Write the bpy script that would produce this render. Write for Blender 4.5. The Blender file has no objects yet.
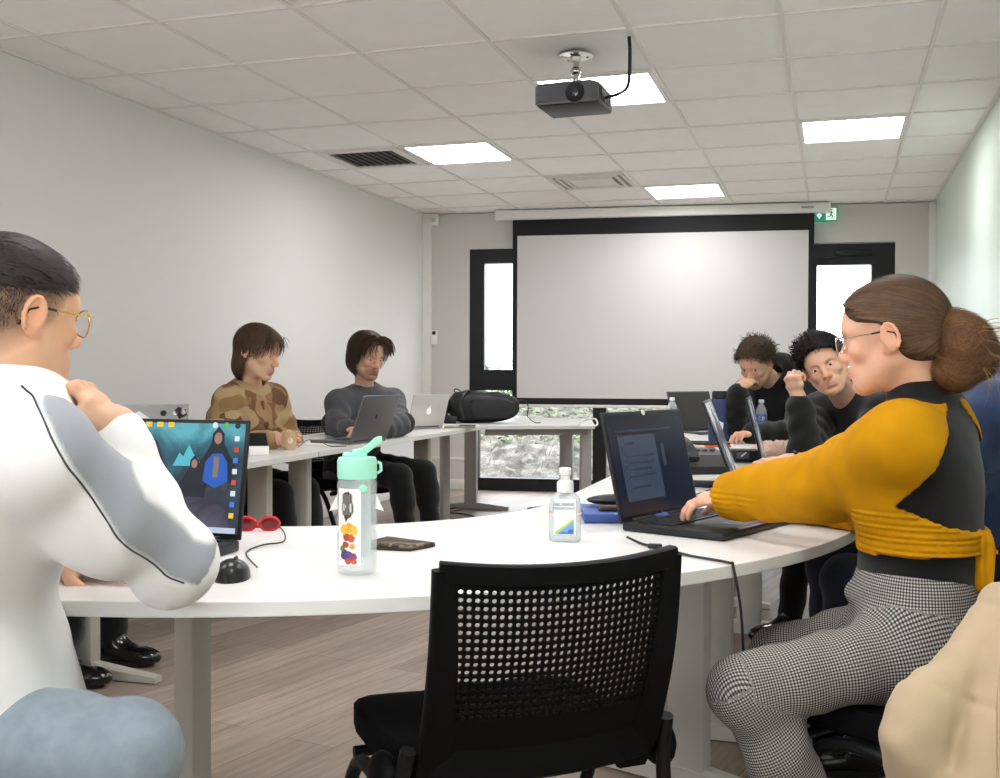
import bpy, bmesh, math, random
import numpy as np
from math import sin, cos, pi, radians as R_, sqrt, atan2
from mathutils import Vector, Matrix, Euler
random.seed(7); RNG = np.random.default_rng(7)
SC = bpy.context.scene; COL = SC.collection
# ------------------------------------------------------------------ camera model (measured from the ceiling grid of the room)
F_PX, YAW, PITCH, ROLL, EYE = 1073.0, .3013, -.017, .0033, 1.10
_fw = Vector((-sin(YAW)*cos(PITCH), cos(YAW)*cos(PITCH), sin(PITCH)))
_rt = Vector((cos(YAW), sin(YAW), 0)); _up = _rt.cross(_fw)
CR = cos(ROLL)*_rt + sin(ROLL)*_up; CU = -sin(ROLL)*_rt + cos(ROLL)*_up; CF = _fw; CP = Vector((0, 0, EYE))
def ray(x, y): return CR*((x-500)/F_PX) + CU*((389-y)/F_PX) + CF
def at(x, y, Z): return CP + ray(x, y)*Z                              # a measured sight line at a given distance
def atz(x, y, z): d = ray(x, y); return CP + d*((z-EYE)/d.z)          # ... met with a horizontal plane
# ------------------------------------------------------------------ materials
def lin(c):
    if isinstance(c, str): c = tuple(int(c[i:i+2], 16)/255 for i in (0, 2, 4))
    return tuple((v/12.92 if v <= .04045 else ((v+.055)/1.055)**2.4) for v in c)
MATS = {}
def mat(name, col='808080', rough=.5, metal=0., emit=0., trans=0., ior=1.45, alpha=1., noise=None, bump=None, spec=.5, sss=0., sheen=0., coat=0., attr=False, emcol=None):
    if name in MATS: return MATS[name]
    m = bpy.data.materials.new(name); m.use_nodes = True; nt = m.node_tree; N = nt.nodes; L = nt.links
    b = N['Principled BSDF']; c = lin(col)
    b.inputs['Base Color'].default_value = (*c, 1); b.inputs['Roughness'].default_value = rough; b.inputs['Metallic'].default_value = metal
    b.inputs['IOR'].default_value = ior; b.inputs['Transmission Weight'].default_value = trans; b.inputs['Specular IOR Level'].default_value = spec
    b.inputs['Alpha'].default_value = alpha; b.inputs['Coat Weight'].default_value = coat
    if sss: b.inputs['Subsurface Weight'].default_value = sss; b.inputs['Subsurface Radius'].default_value = (.012, .005, .003)
    if sheen: b.inputs['Sheen Weight'].default_value = sheen; b.inputs['Sheen Roughness'].default_value = .6
    if emit: b.inputs['Emission Color'].default_value = (*lin(emcol or col), 1); b.inputs['Emission Strength'].default_value = emit
    tc = N.new('ShaderNodeTexCoord'); base = None
    if attr:
        a = N.new('ShaderNodeAttribute'); a.attribute_name = 'Col'; base = a.outputs['Color']; L.new(base, b.inputs['Base Color'])
    if noise:                                                        # (scale, amount, stretch)
        sc, amt, st = noise; mp = N.new('ShaderNodeMapping'); mp.inputs['Scale'].default_value = st; L.new(tc.outputs['Object'], mp.inputs['Vector'])
        nz = N.new('ShaderNodeTexNoise'); nz.inputs['Scale'].default_value = sc; nz.inputs['Detail'].default_value = 5; L.new(mp.outputs[0], nz.inputs['Vector'])
        mr = N.new('ShaderNodeMapRange'); mr.inputs[1].default_value = .3; mr.inputs[2].default_value = .7; mr.inputs[3].default_value = 1-amt; mr.inputs[4].default_value = 1+amt; L.new(nz.outputs['Fac'], mr.inputs[0])
        mx = N.new('ShaderNodeMix'); mx.data_type = 'RGBA'; mx.blend_type = 'MULTIPLY'; mx.inputs[0].default_value = 1
        if base is None: mx.inputs[6].default_value = (*c, 1)
        else: L.new(base, mx.inputs[6])
        L.new(mr.outputs[0], mx.inputs[7]); L.new(mx.outputs[2], b.inputs['Base Color'])
    if bump:                                                         # (scale, strength, distance[, stretch])
        sc, stg, dist = bump[:3]; nz = N.new('ShaderNodeTexNoise'); nz.inputs['Scale'].default_value = sc; nz.inputs['Detail'].default_value = 4
        mp = N.new('ShaderNodeMapping'); mp.inputs['Scale'].default_value = bump[3] if len(bump) > 3 else (1, 1, 1)
        L.new(tc.outputs['Object'], mp.inputs['Vector']); L.new(mp.outputs[0], nz.inputs['Vector'])
        bp = N.new('ShaderNodeBump'); bp.inputs['Strength'].default_value = stg; bp.inputs['Distance'].default_value = dist
        L.new(nz.outputs['Fac'], bp.inputs['Height']); L.new(bp.outputs[0], b.inputs['Normal'])
    MATS[name] = m; return m
# ------------------------------------------------------------------ objects
def props(o, label=None, cat=None, group=None, kind=None):
    for k, v in (('label', label), ('category', cat), ('group', group), ('kind', kind)):
        if v: o[k] = v
    return o
def empty(name, label, cat, loc=(0, 0, 0), rz=0., group=None, M=None):
    o = bpy.data.objects.new(name, None); COL.objects.link(o); o.empty_display_size = .05
    if M is not None: o.matrix_world = M
    else: o.location = loc; o.rotation_euler = (0, 0, rz)
    return props(o, label, cat, group)
def link(name, me, mats, parent=None):
    o = bpy.data.objects.new(name, me); COL.objects.link(o)
    for m in (mats if isinstance(mats, (list, tuple)) else [mats]): me.materials.append(m)
    if parent is not None: o.parent = parent
    return o
def dup(root, label=None, group=None, loc=None, rz=None):
    def cp(o, par):
        c = o.copy(); COL.objects.link(c)
        if par is not None: c.parent = par
        for ch in o.children: cp(ch, c)
        return c
    r = cp(root, None)
    if label: r['label'] = label
    if group: r['group'] = group
    if loc is not None: r.location = loc
    if rz is not None: r.rotation_euler = (0, 0, rz)
    return r
def frame(o, x=None, y=None, z=None):
    """matrix with origin o and the given axes (two are enough)"""
    o = Vector(o)
    if x is None: x = Vector(y).cross(Vector(z))
    if y is None: y = Vector(z).cross(Vector(x))
    if z is None: z = Vector(x).cross(Vector(y))
    x, y, z = (Vector(v).normalized() for v in (x, y, z))
    return Matrix(((x.x, y.x, z.x, o.x), (x.y, y.y, z.y, o.y), (x.z, y.z, z.z, o.z), (0, 0, 0, 1)))
class MB:
    """collects geometry, links it as one mesh object"""
    def __init__(s): s.v = []; s.f = []; s.m = []; s.sm = []; s.mi = 0; s.T = Matrix.Identity(4)
    def add(s, vs, fs, smooth=False):
        b = len(s.v); s.v += [tuple(s.T @ Vector(v)) for v in vs]
        s.f += [tuple(i+b for i in f) for f in fs]; s.m += [s.mi]*len(fs); s.sm += [smooth]*len(fs); return s
    def bm(s, bm, smooth=False):
        bm.verts.index_update(); s.add([v.co[:] for v in bm.verts], [[v.index for v in f.verts] for f in bm.faces], smooth); bm.free(); return s
    def box(s, c, d, bev=0., seg=2, M=None, smooth=None):
        bm = bmesh.new(); bmesh.ops.create_cube(bm, size=1)
        for v in bm.verts: v.co = Vector((v.co.x*d[0], v.co.y*d[1], v.co.z*d[2]))
        if bev: bmesh.ops.bevel(bm, geom=bm.edges[:], offset=bev, segments=seg, affect='EDGES', profile=.5)
        for v in bm.verts: v.co += Vector(c)
        if M is not None: bmesh.ops.transform(bm, matrix=M, verts=bm.verts)
        return s.bm(bm, bool(bev) if smooth is None else smooth)
    def prism(s, pts, z0, z1, bev=0., M=None, seg=2, smooth=False):
        bm = bmesh.new(); a = [bm.verts.new((p[0], p[1], z0)) for p in pts]; b = [bm.verts.new((p[0], p[1], z1)) for p in pts]; n = len(pts)
        bm.faces.new(a[::-1]); bm.faces.new(b)
        for i in range(n): bm.faces.new((a[i], a[(i+1) % n], b[(i+1) % n], b[i]))
        bmesh.ops.recalc_face_normals(bm, faces=bm.faces)
        if bev:
            es = [e for e in bm.edges if abs(e.verts[0].co.z-e.verts[1].co.z) < 1e-7]
            bmesh.ops.bevel(bm, geom=es, offset=bev, segments=seg, affect='EDGES', profile=.5)
        if M is not None: bmesh.ops.transform(bm, matrix=M, verts=bm.verts)
        return s.bm(bm, smooth)
    def lathe(s, prof, n=24, M=None, smooth=True, caps=True, sq=None):
        vs = []; fs = []
        for (r, z) in prof:
            for k in range(n):
                a = 2*pi*k/n; x, y = cos(a), sin(a)
                if sq: e = (abs(x)**sq+abs(y)**sq)**(-1/sq); x *= e; y *= e
                vs.append((r*x, r*y, z))
        for i in range(len(prof)-1):
            for k in range(n): fs.append((i*n+k, i*n+(k+1) % n, (i+1)*n+(k+1) % n, (i+1)*n+k))
        if caps:
            fs.append(tuple(range(n))[::-1]); fs.append(tuple((len(prof)-1)*n+k for k in range(n)))
        if M is not None: vs = [M @ Vector(v) for v in vs]
        return s.add(vs, fs, smooth)
    def tube(s, pts, r, n=8, caps=True, flat=1., smooth=True):
        P = [Vector(p) for p in pts]; m = len(P); rr = r if isinstance(r, (list, tuple)) else [r]*m
        t = [(P[min(i+1, m-1)]-P[max(i-1, 0)]).normalized() for i in range(m)]
        u = t[0].orthogonal().normalized(); vs = []; fs = []
        for i in range(m):
            u = (u-t[i]*u.dot(t[i])); u = u.normalized() if u.length > 1e-6 else t[i].orthogonal().normalized(); w = t[i].cross(u)
            for k in range(n): a = 2*pi*k/n; vs.append(P[i]+(u*cos(a)+w*sin(a)*flat)*rr[i])
        for i in range(m-1):
            for k in range(n): fs.append((i*n+k, i*n+(k+1) % n, (i+1)*n+(k+1) % n, (i+1)*n+k))
        if caps: fs.append(tuple(range(n))[::-1]); fs.append(tuple((m-1)*n+k for k in range(n)))
        return s.add(vs, fs, smooth)
    def ell(s, c, r, n=16, M=None):
        prof = [(max(1e-4, sin(pi*i/n)), -cos(pi*i/n)) for i in range(n+1)]
        T = Matrix.Translation(c) @ Matrix.Diagonal((*r, 1)); T = (M @ T) if M is not None else T
        return s.lathe(prof, n*2, T, True, False)
    def loft(s, secs, smooth=True):
        n = len(secs[0]); vs = [v for q in secs for v in q]; fs = []
        for i in range(len(secs)-1):
            for k in range(n): fs.append((i*n+k, i*n+(k+1) % n, (i+1)*n+(k+1) % n, (i+1)*n+k))
        fs.append(tuple(range(n))[::-1]); fs.append(tuple((len(secs)-1)*n+k for k in range(n))); return s.add(vs, fs, smooth)
    def strip(s, pts, w, t, wd, smooth=True):
        """rounded flat bar along pts; w widths, t thickness, wd width direction (vector or list)"""
        P = [Vector(p) for p in pts]; m = len(P); secs = []
        for i in range(m):
            d = (P[min(i+1, m-1)]-P[max(i-1, 0)]).normalized(); a = Vector(wd[i] if isinstance(wd, list) else wd); a = (a-d*a.dot(d)).normalized(); b = d.cross(a)
            W = (w[i] if isinstance(w, list) else w)/2; T_ = t/2; c = .6
            secs.append([P[i]+a*x*W+b*y*T_ for x, y in ((-1, -c), (-1+.15, -1), (1-.15, -1), (1, -c), (1, c), (1-.15, 1), (-1+.15, 1), (-1, c))])
        return s.loft(secs, smooth)
    def quad(s, a, b, c, d): return s.add([a, b, c, d], [(0, 1, 2, 3)])
    def build(s, name, mats, parent=None, auto=None):
        me = bpy.data.meshes.new(name); me.from_pydata(s.v, [], s.f)
        me.polygons.foreach_set('material_index', s.m); me.polygons.foreach_set('use_smooth', s.sm); me.update()
        o = link(name, me, mats, parent)
        if any(s.sm): 
            try: me.set_sharp_from_angle(angle=R_(auto or 40))
            except Exception: pass
        return o
def spline(pts, n=8):
    """Catmull-Rom through points"""
    P = [Vector(p) for p in pts]; out = []
    for i in range(len(P)-1):
        a, b, c, d = P[max(i-1, 0)], P[i], P[i+1], P[min(i+2, len(P)-1)]
        for k in range(n):
            t = k/n; out.append(.5*((2*b)+(c-a)*t+(2*a-5*b+4*c-d)*t*t+(3*b-a-3*c+d)*t**3))
    out.append(P[-1]); return out
def text_mesh(txt, size, depth=.0004, M=None, align='CENTER'):
    cu = bpy.data.curves.new('t', 'FONT'); cu.body = txt; cu.size = size; cu.extrude = depth; cu.align_x = align; cu.align_y = 'CENTER'; cu.resolution_u = 2
    o = bpy.data.objects.new('t', cu); COL.objects.link(o); bpy.context.view_layer.update()
    me = bpy.data.meshes.new_from_object(o.evaluated_get(bpy.context.evaluated_depsgraph_get())); bpy.data.objects.remove(o); bpy.data.curves.remove(cu)
    if M is not None: me.transform(M)
    return me
def text(name, txt, size, M, m, parent=None, depth=.0004, align='CENTER'): return link(name, text_mesh(txt, size, depth, M, align), m, parent)
# ================================================================== ROOM
X0, X1, Y0, Y1, H = -3.62, .815, -1.6, 9.9, 2.54
BW = frame((-3.62, 9.3, 0), x=(.99375, .11166, 0), z=(0, 0, 1))        # back wall: local x along it, y outward, z up
W_L = mat('wall_paint', 'dddbd9', .62, noise=(1.2, .012, (1, 1, 1)), bump=(260, .05, .0006), spec=.3)
W_R = mat('wall_paint_green', 'd3e0d5', .40, noise=(1.2, .012, (1, 1, 1)), bump=(260, .04, .0006), spec=.4)
W_B = mat('wall_paint_back', 'cfcbc8', .65, bump=(260, .05, .0006), spec=.3)
BLK = mat('black_aluminium', '17171a', .42, spec=.4)
WHT = mat('white_lacquer', 'e6e4e1', .38, noise=(3, .01, (1, 1, 1)))
GLS = mat('window_glass', 'eef6f4', .0, alpha=.05)
def struct(mb, name, m, parent=None): o = mb.build(name, m, parent); o['kind'] = 'structure'; return o
# floor: grey oak planks
fm = bpy.data.materials.new('oak_planks'); fm.use_nodes = True; nt = fm.node_tree; N = nt.nodes; L = nt.links; b = N['Principled BSDF']
tc = N.new('ShaderNodeTexCoord'); mp = N.new('ShaderNodeMapping'); mp.inputs['Rotation'].default_value = (0, 0, R_(-77)); L.new(tc.outputs['Object'], mp.inputs[0])
br = N.new('ShaderNodeTexBrick'); br.offset = .37; br.inputs['Scale'].default_value = 1; br.inputs['Brick Width'].default_value = 1.22; br.inputs['Row Height'].default_value = .18
br.inputs['Mortar Size'].default_value = .0016; br.inputs['Mortar Smooth'].default_value = .3; br.inputs['Color1'].default_value = (*lin('a39387'), 1); br.inputs['Color2'].default_value = (*lin('8b7b70'), 1); br.inputs['Mortar'].default_value = (*lin('5d5048'), 1)
L.new(mp.outputs[0], br.inputs['Vector'])
m2 = N.new('ShaderNodeMapping'); m2.inputs['Scale'].default_value = (1.1, 16, 1); L.new(mp.outputs[0], m2.inputs[0])
nz = N.new('ShaderNodeTexNoise'); nz.inputs['Scale'].default_value = 2.2; nz.inputs['Detail'].default_value = 8; nz.inputs['Roughness'].default_value = .68; nz.inputs['Distortion'].default_value = .6; L.new(m2.outputs[0], nz.inputs['Vector'])
mr = N.new('ShaderNodeMapRange'); mr.inputs[1].default_value = .3; mr.inputs[2].default_value = .72; mr.inputs[3].default_value = .68; mr.inputs[4].default_value = 1.3; L.new(nz.outputs['Fac'], mr.inputs[0])
mx = N.new('ShaderNodeMix'); mx.data_type = 'RGBA'; mx.blend_type = 'MULTIPLY'; mx.inputs[0].default_value = 1; L.new(br.outputs['Color'], mx.inputs[6]); L.new(mr.outputs[0], mx.inputs[7]); L.new(mx.outputs[2], b.inputs['Base Color'])
b.inputs['Roughness'].default_value = .42; b.inputs['Specular IOR Level'].default_value = .35
bp = N.new('ShaderNodeBump'); bp.inputs['Strength'].default_value = .12; bp.inputs['Distance'].default_value = .002; L.new(nz.outputs['Fac'], bp.inputs['Height']); L.new(bp.outputs[0], b.inputs['Normal'])
struct(MB().prism([(X0-.2, Y0), (X1+.2, Y0), (X1+.2, 9.85), (X0-.2, 9.34)], -.1, 0), 'floor', fm)
# ceiling: mineral tiles in a T-bar grid
TX, TY, OX, OY = .620, .642, .405, 5.788
TILE = mat('ceiling_tile', 'f1eeec', .9, noise=(7, .015, (1, 1, 1)), bump=(160, .25, .001), spec=.1)
TBAR = mat('ceiling_t_bar', 'e2ddda', .5, spec=.3)
c = MB(); c.mi = 0
c.box(((X0+X1)/2, (Y0+Y1)/2, H+.06), (X1-X0+.4, Y1-Y0+.2, .1))
c.mi = 1
cols = [OX-TX*k for k in range(0, 7)]; rows = [OY+TY*k for k in range(-11, 7)]
for x in cols: c.box((x, (Y0+Y1)/2, H+.006), (.018, Y1-Y0, .010))
for y in rows: c.box(((X0+X1)/2, y, H+.0065), (X1-X0, .016, .009))
c.box((X0+.012, (Y0+Y1)/2, H+.006), (.024, Y1-Y0, .010)); c.box((X1-.012, (Y0+Y1)/2, H+.006), (.024, Y1-Y0, .010))
struct(c, 'ceiling', [TILE, TBAR])
struct(MB().box((X0-.1, (Y0+9.35)/2, H/2), (.2, 9.35-Y0, H+.1)), 'wall_left', W_L)
struct(MB().box((X1+.1, (Y0+9.85)/2, H/2), (.2, 9.85-Y0, H+.1)), 'wall_right', W_R)
fw_ = MB(); xm = (X0+X1)/2; xa, xb = X0+.9, X1-.9; za, zb = .85, 2.15
fw_.box(((X0-.2+xa)/2, Y0-.1, H/2), (xa-X0+.2, .2, H+.1)); fw_.box(((X1+.2+xb)/2, Y0-.1, H/2), (X1+.2-xb, .2, H+.1)); fw_.box((xm, Y0-.1, za/2), (xb-xa, .2, za)); fw_.box((xm, Y0-.1, (zb+H)/2+.02), (xb-xa, .2, H-zb+.04))
struct(fw_, 'wall_front', W_L)
fr = MB()
for k in range(4): fr.box((xa+(xb-xa)*k/3, Y0-.1, (za+zb)/2), (.07, .08, zb-za))
for z in (za+.035, zb-.035): fr.box((xm, Y0-.1, z), (xb-xa, .08, .07))
fr = struct(fr, 'unseen_fill_window', BLK)  # unseen window, added behind the camera to let in fill daylight
MB().box((xm, Y0-.1, (za+zb)/2), (xb-xa, .006, zb-za)).build('pane', GLS, fr)
# back wall with one wide glazed opening
w = MB(); w.T = BW
LW = 4.478
w.box((.21, .1, H/2), (.42, .2, H)); w.box(((4.142+LW)/2+.01, .1, H/2), (LW-4.142+.02, .2, H)); w.box(((.42+4.142)/2, .1, (2.215+H)/2), (4.142-.42, .2, H-2.215))
struct(w, 'wall_back', W_B)
def glazed(name, u0, u1, z0, z1, panes, bars=()):
    """black framed bay: the frame is what the panes leave over"""
    fr = MB(); fr.T = BW; xs = sorted({u0, u1, *[p[0] for p in panes], *[p[1] for p in panes]}); zs = sorted({z0, z1, *[p[2] for p in panes], *[p[3] for p in panes]})
    for i in range(len(xs)-1):
        for j in range(len(zs)-1):
            cx, cz = (xs[i]+xs[i+1])/2, (zs[j]+zs[j+1])/2
            if any(p[0] < cx < p[1] and p[2] < cz < p[3] for p in panes): continue
            fr.box((cx, .06, cz), (xs[i+1]-xs[i], .09, zs[j+1]-zs[j]))
    o = struct(fr, name, BLK)
    g = MB(); g.T = BW
    for p in panes: g.box(((p[0]+p[1])/2, .07, (p[2]+p[3])/2), (p[1]-p[0], .006, p[3]-p[2]))
    g.build('pane', GLS, o)
    if bars:
        q = MB(); q.T = BW
        for b_ in bars: q.box(*b_, bev=.003)
        q.build('beading', BLK, o)
    return o
d1 = glazed('door_1', .42, 1.60, .0, 2.215, [(.557, 1.50, 1.10, 2.085), (.507, 1.56, .115, .93)], [((1.03, .008, 1.10), (.96, .014, .02)), ((1.03, .008, .93), (1.07, .014, .02))])
glazed('window_1', 1.60, 3.42, 0, 2.215, [(1.68, 2.5, 1.10, 2.085), (2.58, 3.36, 1.10, 2.085), (1.68, 3.36, .115, .93)])
d2 = glazed('door_2', 3.42, 4.142, 0, 2.205, [(3.50, 3.952, .115, 2.025)])
cl = MB(); cl.T = BW; cl.box((3.80, -.012, 2.125), (.30, .05, .05), .008); cl.tube([BW.inverted() @ (BW @ Vector((3.70, -.03, 2.10))), (3.60, -.06, 2.085), (3.52, -.02, 2.08)], .006)
cl.build('door_closer', BLK, d2)
hd = MB(); hd.T = BW; hd.tube([(3.98, .01, 1.0), (3.98, -.05, 1.0), (4.08, -.055, 1.0)], .009); hd.box((3.98, .012, 1.0), (.035, .01, .14), .003); hd.build('door_handle', mat('brushed_steel', 'a9a9a8', .3, 1.), d2)
# corner casings, skirting and small trims
t = MB(); t.T = BW; t.box((.018, -.03, H/2), (.10, .06, H), .004); struct(t, 'trim_1', WHT)
t = MB(); t.T = BW; t.box((4.44, -.025, H/2), (.07, .05, H), .004); struct(t, 'trim_2', WHT)
struct(MB().box((X0+.006, (Y0+9.25)/2, .05), (.012, 9.25-Y0, .10), .003), 'baseboard_left', WHT)
struct(MB().box((X1-.006, (Y0+9.7)/2, .05), (.012, 9.7-Y0, .10), .003), 'baseboard_right', WHT)
t = MB(); t.T = BW; t.box((.245, -.006, .05), (.35, .012, .10), .003); t.box((.06+.17, -.006, .29), (.36, .012, .025), .003); struct(t, 'baseboard_back', WHT)
# wall devices
o = MB(); o.T = BW; o.box((.108, -.075, 1.405), (.055, .022, .125), .005); th = props(o.build('wall_thermostat', WHT), 'small white wall control with a black window beside the left corner casing', 'thermostat')
q = MB(); q.T = BW; q.box((.108, -.087, 1.445), (.03, .004, .032), .001); q.build('display', BLK, th)
s = MB(); s.T = BW; s.box((.118, -.10, 2.478), (.06, .08, .10), .010); sn = props(s.build('motion_sensor', WHT), 'small white alarm sensor high in the left back corner', 'sensor')
q = MB(); q.T = BW; q.box((.118, -.141, 2.47), (.035, .004, .035), .001); q.build('lens', mat('sensor_lens', 'bdbbb8', .3), sn)
# ------------------------------------------------------------------ ceiling lights
LED = mat('led_diffuser', 'ffffff', .5, emit=19, emcol='f9f8f9')
def ceiling_light(i, j, label):
    x, y = OX-TX*(i+.5), OY+TY*(j+.5)
    e = empty('ceiling_light', label, 'ceiling light', (x, y, H), group='square ceiling panels')
    f = MB(); hx, hy = TX/2-.014, TY/2-.014
    for sx, sy, dx, dy in ((0, 1, hx*2, .02), (0, -1, hx*2, .02), (1, 0, .02, hy*2-.041), (-1, 0, .02, hy*2-.041)): f.box((sx*(hx-.01), sy*(hy-.01), .003), (dx, dy, .012))
    f.build('frame', WHT, e); MB().box((0, 0, .006), (hx*2-.03, hy*2-.03, .006)).build('diffuser', LED, e)
ceiling_light(4, 1, 'lit square ceiling panel beside the dark louvred vent')
ceiling_light(2, -1, 'lit square ceiling panel right behind the hanging projector')
ceiling_light(0, 1, 'lit square ceiling panel nearest the green right wall')
ceiling_light(2, 4, 'lit square ceiling panel just above the projection screen')
for i, j in ((0, -4), (2, -6), (4, -7), (0, -8), (2, -10)): ceiling_light(i, j, 'lit square ceiling panel over the near end of the room')
# vents
VW = mat('vent_white', 'dcd8d4', .45); VD = mat('vent_dark', '2b2a2a', .7); VG = mat('vent_grey', '8f8b88', .5)
x, y = OX-TX*5.5, OY+TY*1.5
v = empty('louvred_vent', 'dark slatted square air vent in the ceiling near the left wall', 'vent', (x, y, H), group=None)
b_ = MB(); b_.box((.0, 0, .0075), (.52, .54, .003)); b_.build('backing', VD, v)
b_ = MB()
for sx, sy, dx, dy in ((0, 1, .58, .06), (0, -1, .58, .06), (1, 0, .06, .479), (-1, 0, .06, .479)): b_.box((sx*.26, sy*.27, .002), (dx, dy, .012))
b_.build('frame', VW, v)
for k in range(9): MB().box((-.20+.05*k, 0, .001), (.026, .46, .003), M=Matrix.Translation((-.20+.05*k, 0, 0)) @ Matrix.Rotation(R_(35), 4, 'Y') @ Matrix.Translation((.20-.05*k, 0, 0))).build('slat', VG, v)
x, y = OX-TX*3.5, OY+TY*3.5
v = empty('square_diffuser', 'white square air diffuser with nested frames above the projection screen', 'vent', (x, y, H))
b_ = MB(); b_.box((0, 0, .0075), (.55, .55, .003)); b_.build('backing', VG, v)
for k, (a, z) in enumerate(((.285, .0), (.235, -.004), (.185, -.008))):
    f = MB()
    for sx, sy, dx, dy in ((0, 1, 2*a, .022), (0, -1, 2*a, .022), (1, 0, .022, 2*a-.046), (-1, 0, .022, 2*a-.046)): f.box((sx*(a-.011), sy*(a-.011), z), (dx, dy, .014), .003)
    f.build('frame', VW, v)
MB().box((0, 0, -.004), (.31, .31, .010), .003).build('centre_plate', VW, v)
# ------------------------------------------------------------------ projection screen
SCR = mat('screen_fabric', 'd3d2d1', .8, spec=.1)
v = empty('projection_screen', 'large white projection screen with black border lowered in front of the glazed wall', 'projection screen', M=BW)
m = MB(); m.box((2.14, -.13, 2.497), (2.90, .085, .085), .01); m.box((.70, -.13, 2.497), (.02, .09, .09), .004); m.box((3.58, -.13, 2.497), (.02, .09, .09), .004); cs = m.build('casing', WHT, v)
MB().box((3.40, -.175, 2.50), (.10, .002, .02)).build('nameplate', mat('plate_grey', '9a9a9a', .4), cs)
m = MB(); u0, u1, zt, zb = .845, 3.462, 2.47, .80; wu0, wu1, wz1, wz0 = .888, 3.415, 2.312, .857
for a, b2, c2, d_ in ((u0, u1, wz1, zt), (u0, u1, zb, wz0), (u0, wu0, wz0, wz1), (wu1, u1, wz0, wz1)): m.box(((a+b2)/2, -.12, (c2+d_)/2), (b2-a, .004, d_-c2))
m.build('black_border', mat('screen_black', '141316', .7), v)
MB().box(((wu0+wu1)/2, -.12, (wz0+wz1)/2), (wu1-wu0, .004, wz1-wz0)).build('fabric', SCR, v)
m = MB(); m.box((2.15, -.12, .787), (2.62, .022, .026), .006); m.build('weight_bar', WHT, v)
# exit sign: green plate, white arrow and running figure
GRN = mat('sign_green', '1f9a72', .4, emit=.35); SW = mat('sign_white', 'f2fbf6', .4, emit=.6)
v = empty('exit_sign', 'green emergency exit sign with arrow and running figure above the right door', 'exit sign', M=BW @ Matrix.Translation((3.558, -.035, 2.452)))
MB().box((0, 0, 0), (.192, .06, .118), .004).build('plate', GRN, v)
m = MB(); m.T = Matrix.Translation((0, -.0315, 0)) @ Matrix.Rotation(R_(90), 4, 'X')
m.prism([(-.060, .036), (-.044, .036), (-.044, -.004), (-.028, -.004), (-.052, -.040), (-.076, -.004), (-.060, -.004)], -.001, .001); m.build('arrow', SW, v)
m = MB(); m.T = Matrix.Translation((0, -.0315, 0)) @ Matrix.Rotation(R_(90), 4, 'X'); m.prism([(.004, -.05), (.088, -.05), (.088, .05), (.004, .05)], -.001, .001); dw = m.build('white_field', SW, v)
m = MB(); m.T = Matrix.Translation((0, -.033, 0)) @ Matrix.Rotation(R_(90), 4, 'X')
m.ell((.052, .034, 0), (.008, .008, .001), 8)
for a, b2, r in (((.050, .022), (.044, -.006), .007), ((.046, .018), (.028, .010), .004), ((.05, .018), (.066, .004), .004), ((.044, -.004), (.058, -.018), .0055), ((.058, -.018), (.052, -.038), .005), ((.044, -.006), (.034, -.022), .0055), ((.034, -.022), (.016, -.026), .005)):
    d_ = (Vector(b2)-Vector(a)).normalized(); n_ = Vector((-d_.y, d_.x))*r; a, b2 = Vector(a), Vector(b2); m.prism([a+n_, a-n_, b2-n_, b2+n_], -.001, .001)
m.build('running_figure', GRN, v)
# ------------------------------------------------------------------ projector
P0 = Vector((-1.157, 4.80, H)); PD = Vector((.05, .998, 0))
DK = mat('projector_dark', '1a1a1c', .45, noise=(4, .05, (1, 1, 1))); DK2 = mat('projector_face', '55545a', .4); CHR = mat('chrome', 'c9c7c4', .18, 1.)
v = empty('projector', 'black projector hanging from the ceiling on a chrome mount', 'projector', M=frame(P0, y=PD, z=(0, 0, 1)))
v.scale = (.93, .93, .97); v.location.x += .022
m = MB(); m.box((.01, -.05, -.222), (.31, .26, .098), .012); m.build('body', DK, v)
m = MB(); m.prism([(-.145, -.185), (.165, -.185), (.165, -.19), (.14, -.235), (-.12, -.235), (-.145, -.19)], -.266, -.18, .006); m.build('front_face', DK2, v)
m = MB(); Ml = Matrix.Translation((.065, -.225, -.232)) @ Matrix.Rotation(R_(90), 4, 'X'); m.lathe([(.044, -.01), (.046, .012), (.040, .018), (.034, .016)], 24, Ml); ln = m.build('lens_ring', BLK, v)
MB().ell((0, 0, .006), (.033, .033, .012), 10, Ml).build('lens', mat('lens_glass', '1a1d30', .06, spec=.9, coat=1), ln)
m = MB()
for k in range(6): m.box((.166, -.12+.028*k, -.222), (.004, .014, .06))
m.build('side_grille', BLK, v)
m = MB(); m.lathe([(.085, 0), (.085, -.006), (.03, -.012), (.024, -.03)], 28); mt = m.build('ceiling_plate', CHR, v)
for a in range(3): MB().ell((.058*cos(a*2.1+.4), .058*sin(a*2.1+.4), -.008), (.008, .008, .004), 6).build('screw', BLK, mt)
m = MB(); m.tube([(0, 0, -.02), (.006, 0, -.09), (-.004, 0, -.13)], .015, 12); m.ell((0, 0, -.075), (.026, .026, .022), 10); m.lathe([(.03, -.128), (.034, -.138), (.03, -.15)], 20); m.build('mount_pole', CHR, v)
for k in range(4):
    a = k*pi/2+.6; e_ = Vector((.11*cos(a), .09*sin(a)-.03, -.172))
    MB().tube(spline([(.02*cos(a), .02*sin(a), -.14), (.07*cos(a), .06*sin(a)-.01, -.135), e_], 5), .007, 8).build('mount_arm', CHR, v)
c0 = at(629, 42, 4.62); c0.z = H
props(MB().tube(spline([c0, c0+Vector((.004, 0, -.07)), c0+Vector((-.004, .01, -.20)), P0+Vector((.235, -.05, -.20)), P0+Vector((.19, -.06, -.215)), P0+Vector((.172, -.06, -.222))], 8), [.008]*41, 8).build('projector_cable', BLK), 'black cable dropping from the ceiling to the side of the projector', 'cable')
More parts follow.
